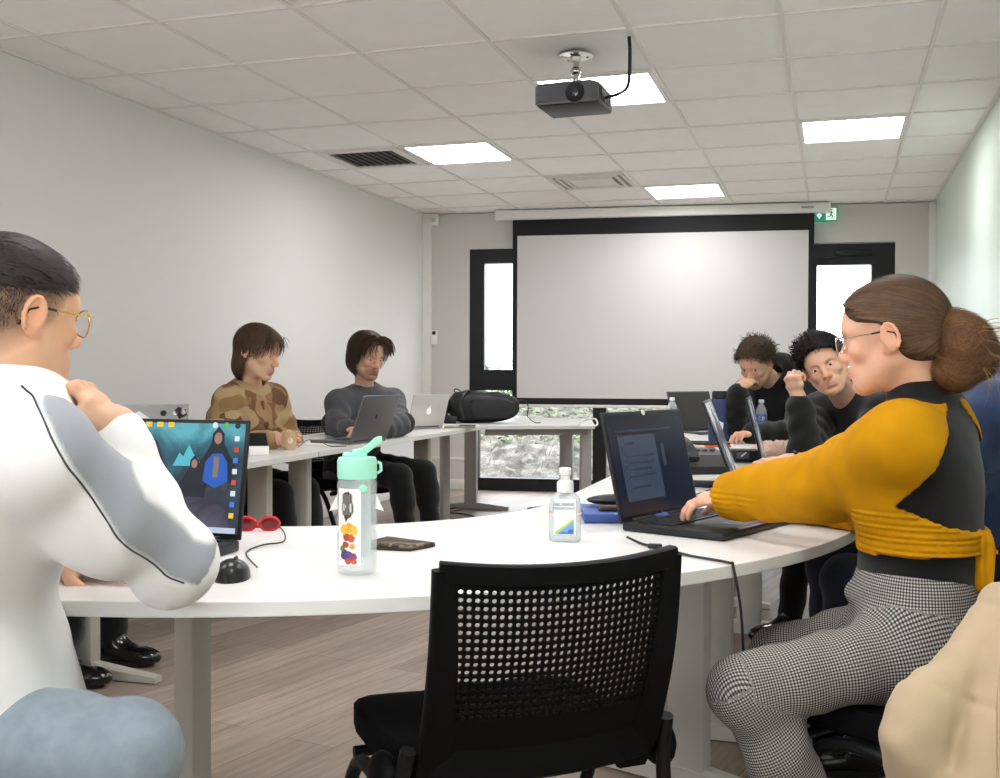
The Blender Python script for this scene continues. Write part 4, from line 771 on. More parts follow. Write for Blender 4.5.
def to_object(name, vs, fs, m, parent, col=None, uv=None, origin=(0, 0, 0)):
    me = bpy.data.meshes.new(name); me.from_pydata((vs-A_(origin)).tolist(), [], fs.tolist()); me.update()
    me.polygons.foreach_set('use_smooth', [True]*len(me.polygons))
    if col is not None:
        a = me.color_attributes.new('Col', 'FLOAT_COLOR', 'POINT'); c = np.ones((len(vs), 4), np.float32); c[:, :3] = col; a.data.foreach_set('color', c.ravel())
    if uv is not None:
        a = me.attributes.new('limb', 'FLOAT_VECTOR', 'POINT'); a.data.foreach_set('vector', np.c_[uv, np.zeros(len(uv))].astype(np.float32).ravel())
    return link(name, me, m, parent)
def join_parts(parts):
    vs, fs, k = [], [], 0
    for v, f in parts: vs.append(v); fs.append(f+k); k += len(v)
    return np.concatenate(vs), np.concatenate(fs)
# ------------------------------------------------------------------ anatomy
def hexlin(c): return A_(lin(c))
class Fr:
    """head or hand frame: local x right, y forward, z up"""
    def __init__(s, o, fwd, up, sc=1.): s.o = A_(o); s.y = unit(fwd); s.x = unit(np.cross(s.y, unit(up))); s.z = np.cross(s.x, s.y); s.R = np.stack([s.x, s.y, s.z], 1); s.sc = sc
    def p(s, x, y, z): return s.o+s.R@(A_((x, y, z))*s.sc)
    def loc(s, P): return ((P-s.o)@s.R)/s.sc
    def ell(s, c, r, k=.015, col=None, rot=None, **o): return ell(s.p(*c), A_(r)*s.sc, s.R if rot is None else s.R@rot, k*s.sc, col, **o)
    def cap(s, a, b, ra, rb, k=.012, col=None, **o): return cap(s.p(*a), s.p(*b), ra*s.sc, rb*s.sc, k*s.sc, col, **o)
def rotm(axis, ang): return A_(Matrix.Rotation(ang, 3, axis))
def head_prims(H, skin, lips=None, female=False, ears=True, beard=None, jaw=1., nose=1.):
    S = hexlin(skin); red = S*A_((1.02, .91, .88)); L_ = hexlin(lips) if lips else S*A_((.9, .62, .6)); B = S if beard is None else beard*.5+S*.5
    j = (.90 if female else 1.)*jaw; P = []
    P += [H.ell((0, -.012, .032), (.074, .097, .086), .02, S), H.ell((0, .02, -.035), (.060*j, .062, .078), .03, S), H.ell((0, .052, .03), (.058, .044, .055), .03, S)]
    P += [H.cap((sx*.055*j, -.004, -.045), (sx*.022, .062, -.096), .017, .015, .03, B) for sx in (-1, 1)]
    P += [H.ell((0, .070, -.098), (.022*j, .018, .017), .02, B), H.ell((0, .064, -.065), (.036, .030, .034), .02, B if beard is not None else S)]
    P += [H.ell((sx*.041, .060, -.024), (.020, .020, .017), .02, S*A_((1.01, .96, .94))) for sx in (-1, 1)]
    P += [H.cap((sx*.010, .084, .021), (sx*.045, .068, .020), .010, .009, .016, S) for sx in (-1, 1)]
    P += [H.ell((sx*.031, .090, .002), (.017, .014, .011), .012, None, neg=True) for sx in (-1, 1)]
    P += [H.ell((sx*.031, .071, .001), (.0150, .0138, .0125), .005, S*.96) for sx in (-1, 1)]
    P += [H.ell((sx*.031, .0870, -.0005), (.0120, .0070, .0036), .003, None, neg=True) for sx in (-1, 1)]
    P += [H.cap((0, .084, .012), (0, .106*nose, -.030), .0075, .0105, .012, S*A_((1.01, .97, .96))), H.ell((0, .107*nose, -.034), (.011, .011, .010), .008, red)]
    P += [H.ell((sx*.0125, .094, -.038), (.0085, .011, .008), .008, red) for sx in (-1, 1)]
    P += [H.ell((sx*.006, .102, -.0465), (.0035, .005, .004), .003, None, neg=True) for sx in (-1, 1)]
    P += [H.cap((0, .092, -.0635), (sx*.021, .079, -.068), .0062, .0032, .005, L_) for sx in (-1, 1)]
    P += [H.cap((0, .090, -.0755), (sx*.019, .079, -.0705), .0078, .0034, .005, L_) for sx in (-1, 1)]
    P += [H.cap((-.020, .091, -.0697), (.020, .091, -.0697), .0016, .0016, .003, None, neg=True), H.ell((0, .088, -.087), (.020, .010, .005), .010, None, neg=True)]
    if ears:
        for sx in (-1, 1):
            rot = rotm('Z', -sx*.45)@rotm('X', -.2)
            P += [H.ell((sx*.079, -.014, -.002), (.0075, .0185, .031), .008, red, rot), H.ell((sx*.073, -.006, -.026), (.007, .010, .011), .008, red)]
            P += [H.ell((sx*.088, -.011, .002), (.0045, .0085, .0165), .006, None, rot, neg=True), H.ell((sx*.080, .0, -.006), (.004, .0055, .007), .004, None, neg=True)]
            rim = [(sx*(.0825+.002*sin(a)), -.016+.0155*cos(a)*-1+.004*sin(a), -.001+.027*sin(a)) for a in np.linspace(-.9, 3.3, 10)]; P += [H.cap(a, b, .0034, .0034, .003, red) for a, b in zip(rim, rim[1:])]
            P += [H.cap((sx*.0795, .0, -.010), (sx*.079, .002, -.002), .0035, .003, .004, red)]
    return P
def hand_prims(W, d, back, thumb, col, curl=(.35, .4, .4, .45), sc=1., tcurl=.3, spread=.05):
    """W wrist, d towards the fingers, back = back of the hand, thumb = +1/-1 side of d x back"""
    d = unit(d); n = unit(A_(back)-d*(A_(back)@d)); s = np.cross(d, n)*thumb; S = hexlin(col); red = S*A_((1.02, .88, .85)); P = []
    p = lambda x, y, z: A_(W)+(d*x+s*y+n*z)*sc
    P += [ecap(p(.0, 0, 0), p(.05, .002, .0), (.026*sc, .019*sc), (.037*sc, .0155*sc), s, .015, S), ecap(p(.05, .002, 0), p(.083, .001, .001), (.038*sc, .014*sc), (.040*sc, .0115*sc), s, .012, S)]
    for i, (y, L_, r) in enumerate(((.030, .070, .0088), (.010, .079, .0092), (-.011, .073, .0088), (-.030, .056, .0078))):
        o = p(.086-.004*abs(i-1), y, .001); a = curl[i]; x = 0; sp = (1.5-i)*spread
        P.append(ell(o, A_((.0105, .0105, .0105))*sc, None, .008, red))
        ang = 0
        for j, (fr_, bend) in enumerate(((.45, 1.), (.31, 1.15), (.24, .8))):
            ang += a*bend; v = d*(cos(ang)*cos(sp))+s*(sin(sp)*cos(ang))-n*sin(ang); e = o+v*(L_*fr_*sc)
            P.append(cap(o, e, r*(1-.10*j)*sc, r*(1-.10*(j+1))*sc, .004, red if j == 2 else S)); o = e
    t0 = p(.018, .022, -.006); v = d*.68+s*.62-n*.38; t1 = t0+unit(v)*.046*sc; v2 = d*(.88-tcurl*.2)+s*(.35-tcurl)-n*(.3+tcurl*.3); t2 = t1+unit(v2)*.033*sc; t3 = t2+unit(v2-s*.25*tcurl-n*.15)*.026*sc
    P += [cap(t0, t1, .0155*sc, .0115*sc, .012, S), cap(t1, t2, .0108*sc, .0098*sc, .004, S), cap(t2, t3, .0098*sc, .0080*sc, .004, red)]
    return P
def ik(a, b, l1, l2, pole):
    a, b = A_(a), A_(b); v = b-a; L = min(np.linalg.norm(v), (l1+l2)*.999); u = unit(v); x = (l1*l1-l2*l2+L*L)/(2*L); y = math.sqrt(max(l1*l1-x*x, 0)); w = A_(pole); w = unit(w-u*(w@u)); return a+u*x+w*y
# ------------------------------------------------------------------ hair as ribbons that follow a surface
def strands(name, mt, parent, roots, norms, dirf, length, steps=8, width=.0012, prims=None, off=.002, lift=0., origin=(0, 0, 0), jit=.12, col=None, curl=0., ljit=.3):
    N = len(roots); P = roots.copy(); Nn = norms.copy(); rs = np.random.default_rng(N+steps); pts = [P.copy()]; wd = []; st = length/steps*(1+ljit*rs.uniform(-1, 1, N))[:, None]; jt = rs.normal(0, jit, (N, 3)); ph = rs.uniform(0, 6.28, N); fr_ = rs.uniform(.7, 1.4, N)
    for s in range(steps):
        D = dirf(P, s/steps)+jt; D = D-Nn*np.sum(D*Nn, 1)[:, None]*(0 if prims is None else 1); D /= np.linalg.norm(D, axis=1)[:, None]+1e-9
        W = np.cross(D, Nn); W /= np.linalg.norm(W, axis=1)[:, None]+1e-9
        if curl: a = ph+s*1.15*fr_; D = D+curl*(np.cos(a)[:, None]*W+np.sin(a)[:, None]*Nn)
        P = P+D*st+Nn*lift*st
        if prims is not None:
            e = .003; d0 = field(prims, P); G = np.stack([field(prims, P+e*A_(v))-d0 for v in np.eye(3)], 1)/e; G /= np.linalg.norm(G, axis=1)[:, None]+1e-9; Nn = G; tgt = off*(.4+.6*rs.uniform(0, 1, N) if s == 0 else 1); P = P-G*((d0-off)*(d0 < off))[:, None]
        wd.append(W); pts.append(P.copy())
    wd.append(wd[-1]); vs = np.zeros((N, steps+1, 2, 3))
    for s in range(steps+1):
        w = width*(1-.75*(s/steps)**2); vs[:, s, 0] = pts[s]-wd[s]*w; vs[:, s, 1] = pts[s]+wd[s]*w
    b = (np.arange(N)*(steps+1)*2)[:, None]+np.arange(steps)[None]*2; fs = np.stack([b, b+1, b+3, b+2], -1).reshape(-1, 4)
    c = None
    if col is not None: c0 = hexlin(col); c = np.repeat((c0[None]*rs.uniform(.65, 1.45, N)[:, None])[:, None], (steps+1)*2, 1).reshape(-1, 3)
    return to_object(name, vs.reshape(-1, 3), fs, mt, parent, c, origin=origin)
def vnormals(vs, fs):
    n = np.cross(vs[fs[:, 2]]-vs[fs[:, 0]], vs[fs[:, 3]]-vs[fs[:, 1]]); o = np.zeros_like(vs)
    for k in range(4): np.add.at(o, fs[:, k], n)
    return o/(np.linalg.norm(o, axis=1)[:, None]+1e-12)
# ================================================================== PEOPLE
CRa, CUa, CFa = A_(CR), A_(CU), A_(CF)
ZUP = A_((0, 0, 1))
def P_(x, y, Z): return A_(at(x, y, Z))
def hv(x, z): v = CRa*x+CFa*z; v[2] = 0; return unit(v)              # horizontal direction: x to the right of the view, z away
SKM = mat('skin', 'cc9999', .48, sss=.12, attr=True, spec=.35, bump=(420, .12, .0006), noise=(38, .05, (1, 1, 1)))
HAIRM = {}
def hair_mat(c): 
    if c not in HAIRM: HAIRM[c] = mat('hair_'+c, c, .55, attr=True, spec=.3, noise=(60, .12, (1, 1, 1)))
    return HAIRM[c]
def cloth_mat(n, c, rough=.85, bump=(500, .35, .0012), noise=(14, .06, (1, 1, 1)), attr=False, sheen=.15): return mat(n, c, rough, bump=bump, noise=noise, attr=attr, sheen=sheen, spec=.2)
def torso(hip, neck, r, f, i=0., fem=False, bow=.03, col=None, sh=None, w=1.):
    u = unit(neck-hip); L = np.linalg.norm(neck-hip); q = lambda t, o=0: hip+u*L*t-f*(bow*4*t*(1-t))+f*o; g = .92*w if fem else w
    P = [ecap(q(-.04), q(.18), (.165*w+i, .115+i), (.140*g+i, .105+i), r, .05, col), ecap(q(.18), q(.45), (.138*g+i, .10+i), (.140*g+i, .102+i), r, .05, col), ecap(q(.45), q(.72, .012), (.142*g+i, .104+i), (.165*g+i, .112+i), r, .05, col), ecap(q(.72, .012), q(.88, .0), (.162*g+i, .108+i), (.115*g+i, .08+i), r, .05, col)]
    for s in sh: P.append(cap(s, neck-u*.045, .054+i, .058+i, .05, col)); P.append(cap(s*.55+(neck-u*.02)*.45, neck+u*.005, .036+i, .042+i, .05, col))
    if fem:
        for sx in (-1, 1): P.append(ell(q(.66, .075)+r*sx*.07, (.062+i, .06+i, .06+i), None, .05, col))
    return P
def arm(s, e, w, i=0., col=None, fold=None, cuff=0., r3=(.050, .044, .030)):
    d = unit(w-e); w2 = w-d*cuff; v = unit(np.cross(unit(e-s), d)+1e-6); fo = lambda ph: (fold, 75., ph, v) if fold else None
    return [cap(s, e, r3[0]+i, r3[1]+i, .03, col, fold=fo(0)), cap(e, w2, r3[1]+i, r3[2]+i, .03, col, fold=fo(2.))]
def leg(h, k, a, i=0., col=None, fold=None):
    d = unit(a-k); b = unit(np.cross(np.cross(d, k-h), d)+1e-6); fo = lambda ph: (fold, 60., ph, unit(np.cross(d, k-h)+1e-6)) if fold else None
    return [cap(h, k, .082+i, .060+i, .04, col, fold=fo(0)), cap(k, a, .056+i, .040+i, .03, col, fold=fo(1.)), ell(k+(a-k)*.3+b*.012, (.052+i, .052+i, .09+i), None, .04, col)]
def collar(c, n, rad, th, k=.012, col=None, r=None, f=None, sx=1.):
    x = unit(np.cross(n, f)); y = np.cross(x, n); x = -x; pts = [c+x*rad*sx*cos(a)+y*rad*sin(a) for a in np.linspace(0, 2*pi, 15)]
    return [cap(a, b, th, th, k, col) for a, b in zip(pts, pts[1:])]
def shoe(ank, toe, parent, o, m, sole):
    t = unit(A_((toe[0], toe[1], 0))); s = np.cross(ZUP, t); a = A_((ank[0], ank[1], 0)); R = np.stack([s, t, ZUP], 1)
    P = [ell(a+t*.02+ZUP*.05, (.040, .075, .052), R, .03), ell(a+t*.12+ZUP*.035, (.044, .085, .038), R, .03), cap(a+ZUP*.06, a+ZUP*.115, .044, .046, .03)]
    vs, fs = mesh_field(P, .006, post=lambda Q, D: np.maximum(D, .016-Q[:, 2])); ob = to_object('shoe', vs, fs, m, parent, origin=o)
    q = MB(); q.T = Matrix.Translation(-Vector(o)); pts = [a+t*(.055+.118*cos(b))+s*(.043*sin(b)*(1+.12*cos(b))) for b in np.linspace(0, 2*pi, 25)[:-1]]; q.prism([(p[0], p[1]) for p in pts], .001, .02, .003); q.build('sole', sole, ob)
    lc = MB(); lc.T = Matrix.Translation(-Vector(o))
    for k in range(4): c = a+t*(.045+.022*k)+ZUP*(.094-.011*k); lc.tube([c-s*.02, c+ZUP*.004, c+s*.02], .0028, 6)
    lc.build('laces', m, ob)
def eyes(H, parent, o, iris, gaze=(0, 1, 0)):
    for sx in (-1, 1):
        g = unit(H.R@A_(gaze)); c = H.p(sx*.031, .0715, 0); q = MB(); M = frame(Vector(c)-Vector(o), z=g, x=H.x); r = .0128*H.sc; cols = []
        prof = [(max(1e-5, r*sin(a)), r*cos(a)) for a in (0, .12, .2, .2001, .32, .46, .4601, .7, 1.1, 1.6, 2.2, 2.8, 3.14)]
        q.lathe(prof[::-1], 18, M, True, False); ob = q.build('eye', mat('eye', 'ffffff', .12, attr=True, coat=.4), parent)
        me = ob.data; a = me.color_attributes.new('Col', 'FLOAT_COLOR', 'POINT'); cc = np.ones((len(me.vertices), 4), np.float32)
        lev = [(.01,)*3]*3+[tuple(hexlin(iris))]*3+[tuple(hexlin('e4dcd6'))]*7
        for i, c3 in enumerate(lev[::-1]): cc[i*18:(i+1)*18, :3] = c3
        a.data.foreach_set('color', cc.ravel())
def brows(H, parent, o, c, th=.0032, dz=0.):
    for sx in (-1, 1):
        q = MB(); q.T = Matrix.Translation(-Vector(o)); q.tube([Vector(H.p(sx*x, y, z+dz)) for x, y, z in ((.010, .0945, .0205), (.022, .0915, .0255), (.034, .0845, .0265), (.046, .0735, .0215))], [th*.7, th, th*.85, th*.3], 8, flat=.55); q.build('eyebrow', hair_attr_free(c), parent)
def hair_attr_free(c): return mat('brow_'+c, c, .6)
def glasses(H, parent, o, m, tip, rad=.0235, sq=1.):
    g = MB(); g.T = Matrix.Translation(-Vector(o)); tt = []
    for sx in (-1, 1):
        g.tube([Vector(H.p(sx*.033+rad*1.08*cos(a), .103-.10*abs(cos(a))*.05-.004*cos(a)*sx*sx, -.004+rad*.92*sin(a))) for a in np.linspace(0, 2*pi, 29)], .0014*H.sc, 6, False)
        g.tube([Vector(H.p(*p)) for p in ((sx*.058, .100, .004), (sx*.068, .094, .006), (sx*.0765, .06, .007), (sx*.0795, .02, .009))], .0013*H.sc, 6)
        t = MB(); t.T = g.T; tt.append(t); t.tube([Vector(H.p(*p)) for p in ((sx*.0795, .022, .009), (sx*.083, -.006, .012), (sx*.082, -.024, .006), (sx*.080, -.038, -.018))], .0021*H.sc, 6)
    g.tube(spline([Vector(H.p(*p)) for p in ((-.010, .104, .002), (0, .108, .007), (.010, .104, .002))], 4), .0011*H.sc, 6)
    ob = g.build('glasses', m, parent); [t.build('temple_tip', tip, ob) for t in tt]
    for sx in (-1, 1):
        l = MB(); l.T = Matrix.Translation(-Vector(o)); l.ell((0, 0, 0), (rad*1.05*H.sc, .0006, rad*.9*H.sc), 8, Matrix.Translation(Vector(H.p(sx*.033, .1005, -.004))) @ Matrix(H.R.tolist()).to_4x4()); l.build('lens', GLS, ob)
def body(parent, o, prims, H, hands, skin, paint=None, hh=.0024, hd=.0022, hb=.011):
    """one skin surface; the head and the hands are meshed finer"""
    boxes = []
    c = H.p(0, 0, -.03); boxes.append((c-.165*H.sc, c+.165*H.sc, hh))
    for hp in hands: lo = np.min([p.bounds()[0] for p in hp], 0)-.012; hi = np.max([p.bounds()[1] for p in hp], 0)+.012; boxes.append((lo, hi, hd))
    vs, fs = mesh_field(prims, hb); ins = np.zeros(len(vs), bool)
    for lo, hi, h in boxes: ins |= np.all((vs > lo+.002) & (vs < hi-.002), 1)
    parts = [(vs, fs[~ins[fs].all(1)])]
    for lo, hi, h in boxes: parts.append(mesh_field(prims, h, (lo, hi)))
    vs, fs = join_parts(parts); u, inv = np.unique(fs, return_inverse=True); vs = vs[u]; fs = inv.reshape(fs.shape)
    c = np.zeros((len(vs), 3))
    for s in range(0, len(vs), 60000): c[s:s+60000] = tint(prims, vs[s:s+60000], hexlin(skin))
    if paint: c = paint(vs, c)
    return to_object('body', vs, fs, SKM, parent, c, origin=o)
def big_pieces(vs, fs, n=900):
    """drop stray crumbs"""
    lab = np.arange(len(vs))
    while True:
        m = lab[fs].min(1); new = lab.copy()
        for k in range(4): np.minimum.at(new, fs[:, k], m)
        new = new[new]
        if (new == lab).all(): break
        lab = new
    c = np.bincount(lab, minlength=len(vs)); keep = c[lab] >= min(n, c.max()); f = fs[keep[fs[:, 0]]]; u, inv = np.unique(f, return_inverse=True); return vs[u], inv.reshape(f.shape)
def garment(name, prims, h, m, parent, o, post=None, paint=None, uvf=None, base='808080'):
    vs, fs = big_pieces(*mesh_field(prims, h, post=post)); col = None
    if paint: col = np.tile(hexlin(base), (len(vs), 1)); col = paint(vs, col)
    return to_object(name, vs, fs, m, parent, col, uvf(vs) if uvf else None, origin=o)
def folds(amp, f=18., st=(1, 1, .45)): return lambda P, D: D+amp*noise3(P*A_(st), f)+amp*.5*noise3(P*A_(st)[::-1]+3.1, f*1.9)
def hair_shell(H, grow, zline, k=None, extra=(), amp=.0, freq=60., j=1., taper=.8):
    g = grow; P = [H.ell((0, -.012, .032), (.074+g, .097+g, .086+g), .02), H.ell((0, .02, -.035), (.060*j+g, .062+g, .078+g), .03), H.ell((0, .052, .03), (.058+g, .044+g, .055+g), .03)]+list(extra)
    ys, zs = zip(*sorted(zline))
    def post(Q, D):
        l = H.loc(Q); m = l[:, 2]-np.interp(l[:, 1], ys, zs); D = D+amp*noise3(Q, freq)+g*H.sc*taper*(1-np.clip(m/.035, 0, 1)); return -smin(-D, m*H.sc*.8, .004)
    return P, post
def seat_chair(label, hip, f, drop=0.): 
    return chair_copy(label, (hip[0]-f[0]*-.02, hip[1]-f[1]*-.02, 0), atan2(-f[0], f[1]))
def sample(vs, fs, n, seed=1):
    rs = np.random.default_rng(seed); nn = vnormals(vs, fs); a = np.linalg.norm(np.cross(vs[fs[:, 1]]-vs[fs[:, 0]], vs[fs[:, 3]]-vs[fs[:, 0]]), axis=1); i = rs.choice(len(fs), n, p=a/a.sum()); w = rs.dirichlet((1, 1, 1, 1), n)
    return np.einsum('nk,nkd->nd', w, vs[fs[i]]), np.einsum('nk,nkd->nd', w, nn[fs[i]])
# ------------------------------------------------------------------ 1: man in the white sweatshirt
def man_white():
    f = hv(.90, .43); r = A_((f[1], -f[0], 0)); o = A_((*P_(-36, 700, 1.68)[:2], 0))
    e = empty('person', 'person in a white sweatshirt with a grey sleeve stripe, chin on hand, thin gold glasses', 'person', o)
    hip = P_(-32, 724, 1.68); neck = P_(8, 405, 1.66); shR = P_(38, 454, 1.50); shL = P_(40, 450, 1.86)
    H = Fr(P_(13, 315, 1.66), unit(hv(.57, .82)-ZUP*.06), ZUP+hv(.93, .36)*.05, 1.0)
    elR = P_(172, 562, 1.67); wrR = P_(118, 425, 1.69); elL = P_(-30, 560, 2.05); wrL = P_(66, 566, 1.93); elL[2] = .79; wrL[2] = .752
    skin = 'd8a98a'; S = hexlin(skin)
    hR = hand_prims(wrR, -CRa*.70+CUa*.68-CFa*.02, CUa*.7+CRa*.72, -1, skin, (1.25, 1.3, 1.35, 1.4), 1.0, .6); hL = hand_prims(wrL, hv(.97, -.25), CUa, 1, skin, (.16, .2, .22, .25))
    kR = P_(128, 752, 1.58); kL = P_(90, 742, 1.92); hiR = hip+r*.09; hiL = hip-r*.09; anR = P_(110, 1010, 1.72); anL = P_(70, 960, 2.1); anR[2] = anL[2] = .1
    B = torso(hip, neck, r, f, sh=(shR, shL), bow=.05, col=S)+arm(shR, elR, wrR, col=S)+arm(shL, elL, wrL, col=S)+leg(hiR, kR, anR, col=S)+leg(hiL, kL, anL, col=S)
    hp = head_prims(H, skin, 'b87a6c'); nk = [cap(H.p(0, -.022, -.04), neck-ZUP*.03, .054, .062, .03, S)]
    def paint(P, c):
        l = H.loc(P); side = np.clip((l[:, 2]-np.interp(l[:, 1], [-.12, -.06, -.015, .02, .04, .06], [-.095, -.085, -.045, -.02, .005, .06]))/.065, 0, 1); ear = (np.abs(l[:, 0]) > .077) & (l[:, 1] > -.04) & (l[:, 1] < .02) & (l[:, 2] < .035)
        side = side**.75; side = np.where(ear | (l[:, 1] > .056) | (np.linalg.norm(l, axis=1) > .2), 0, side)[:, None]*(.82+.12*noise3(P, 260.)[:, None]); return c*(1-side*.93)+hexlin('2f2824')*side*.93
    bo = body(e, o, B+nk+hp+hR+hL, H, (hR, hL), skin, paint)
    eyes(H, bo, o, '3a2a20'); brows(H, bo, o, '2b2320', .0040); glasses(H, e, o, mat('gold_wire', 'c9a452', .25, 1.), mat('temple_black', '1a1715', .4))
    # sweatshirt
    Sw = torso(hip-ZUP*.03, neck-ZUP*.005, r, f, .028, sh=(shR, shL), bow=.05)+arm(shR, elR, wrR, .013, fold=.003, cuff=.020, r3=(.055, .046, .026))+arm(shL, elL, wrL, .018, fold=.0035, cuff=.012)
    Sw += [ecap(hip-ZUP*.03+f*.02, hip+ZUP*.09, (.198, .165), (.190, .150), r, .05)]
    Sw += [ell(shR+(elR-shR)*.45-CUa*.018, (.072, .072, .085), None, .05), cap(elR-CUa*.004, elR, .056, .056, .03)]+collar(neck+ZUP*.022+f*.012, unit(H.p(0, 0, -.05)-neck), .070, .011, .015, f=f)
    Sw.append(cap(neck+ZUP*.02, H.p(0, -.02, 0), .061, .06, .010, neg=True))
    ax = elR-shR; L = np.linalg.norm(ax); n_ = unit(CUa*.70+CRa*.72-CFa*.10)
    def edge(P): q = P-shR; t = q@ax/L/L; return (q-t[:, None]*ax)@n_, t
    def sp(P, c):
        d, t = edge(P); m = np.clip((d-np.interp(t, [-.5, -.15, .1, .5, .9, 1.06], [.062, .058, .040, .012, .006, .02]))/.005, 0, 1)*(t > -.8)*(t < 1.07)*np.clip((np.interp(t, [-.5, -.15, .1, .5, .9, 1.06], [.062, .058, .040, .012, .006, .02])+.056-d)/.005, 0, 1)
        q2 = P-elR; a2 = wrR-elR; t2 = q2@a2/(a2@a2); near = np.linalg.norm(q2-np.clip(t2, 0, 1)[:, None]*a2, axis=1) < .072; up = np.linalg.norm((P-shR)-np.clip(t, 0, 1)[:, None]*ax, axis=1)
        m = m*(1-((t2 > .18) & near & (up > .064)))*np.clip(((P-neck)@r+.03)/.01, 0, 1); m = m[:, None]; return c*(1-m)+hexlin('9a9ba2')*m
    sw = garment('sweatshirt', Sw, .0046, cloth_mat('sweatshirt_white', 'e9e8e6', attr=True, noise=None), e, o, folds(.0035, 16), sp, base='e9e8e7')
    F_ = lambda P: field(Sw, P, folds(.0035, 16)); pts = []
    for t in np.linspace(-.30, 1.0, 34):
        of = np.interp(t, [-.5, -.15, .1, .5, .9, 1.06], [.062, .058, .040, .012, .006, .02]); c0 = shR+ax*t+n_*of; v = -unit(np.cross(unit(ax), n_)); v = v if v@CFa < 0 else -v
        s = np.linspace(0, .16, 80); Q = c0+s[:, None]*v; d = F_(Q); k = np.argmax(d > 0); pts.append(Vector(Q[k]-v*.001-o))
    MB().tube(spline(pts, 3), .0016, 6).build('sleeve_piping', mat('piping_dark', '4a4a50', .7), sw)
    JE = cloth_mat('jeans_grey_blue', '85909a', noise=(30, .12, (1, 1, 1)))
    garment('jeans', leg(hiR, kR, anR, .012, fold=.004)+leg(hiL, kL, anL, .012, fold=.004)+[ecap(hip-ZUP*.03, hip+ZUP*.08, (.178, .13), (.165, .125), r, .05)], .0065, JE, e, o, folds(.003, 20))
    for a in (anR, anL): shoe(a, f, e, o, mat('sneaker_white', 'd8d6d2', .5), mat('sole_white', 'e6e4e0', .6))
    # hair: short on top, faded sides
    P, post = hair_shell(H, .007, [(-.13, .040), (-.06, .036), (.0, .036), (.045, .044), (.055, .066), (.066, .094), (.10, .112)], amp=.0012, freq=130.)
    vs, fs = mesh_field(P, .003, post=post); hm = hair_mat('241e1b'); hc = np.tile(hexlin('241e1b'), (len(vs), 1)); ho = to_object('hair', vs, fs, hm, e, hc, origin=o)
    k = H.loc(vs)[:, 2] > .055; Rt, Nn = sample(vs, fs, 5200); m = (H.loc(Rt)[:, 2] > .042) & (H.loc(Rt)[:, 1] < .050); Rt, Nn = Rt[m], Nn[m]
    strands('hair_strands', hm, ho, Rt, Nn, lambda Q, t: np.tile(H.y*.8-H.z*.35, (len(Q), 1)), .022, 5, .0009, P, .0018, origin=o, jit=.22, col='2a2320')
    vs, fs = mesh_field(hp[:3], .005); Rt, Nn = sample(vs, fs, 9000, 3); l = H.loc(Rt); rs = np.random.default_rng(2); al = np.clip((l[:, 2]-np.interp(l[:, 1], [-.12, -.06, -.015, .02, .04, .06], [-.09, -.075, -.03, -.005, .015, .06]))/.07, 0, 1); m = (rs.uniform(0, 1, len(al)) < al) & (l[:, 1] < .056) & (l[:, 2] < .06)
    strands('hair_stubble', hm, ho, Rt[m]-Nn[m]*.001, Nn[m], lambda Q, t: np.tile(-H.z*.9-H.y*.25, (len(Q), 1)), .007, 2, .0007, None, lift=.35, origin=o, jit=.25, col='2f2824')
    seat_chair('black chair under the person in the white sweatshirt', hip, f)
man_white()
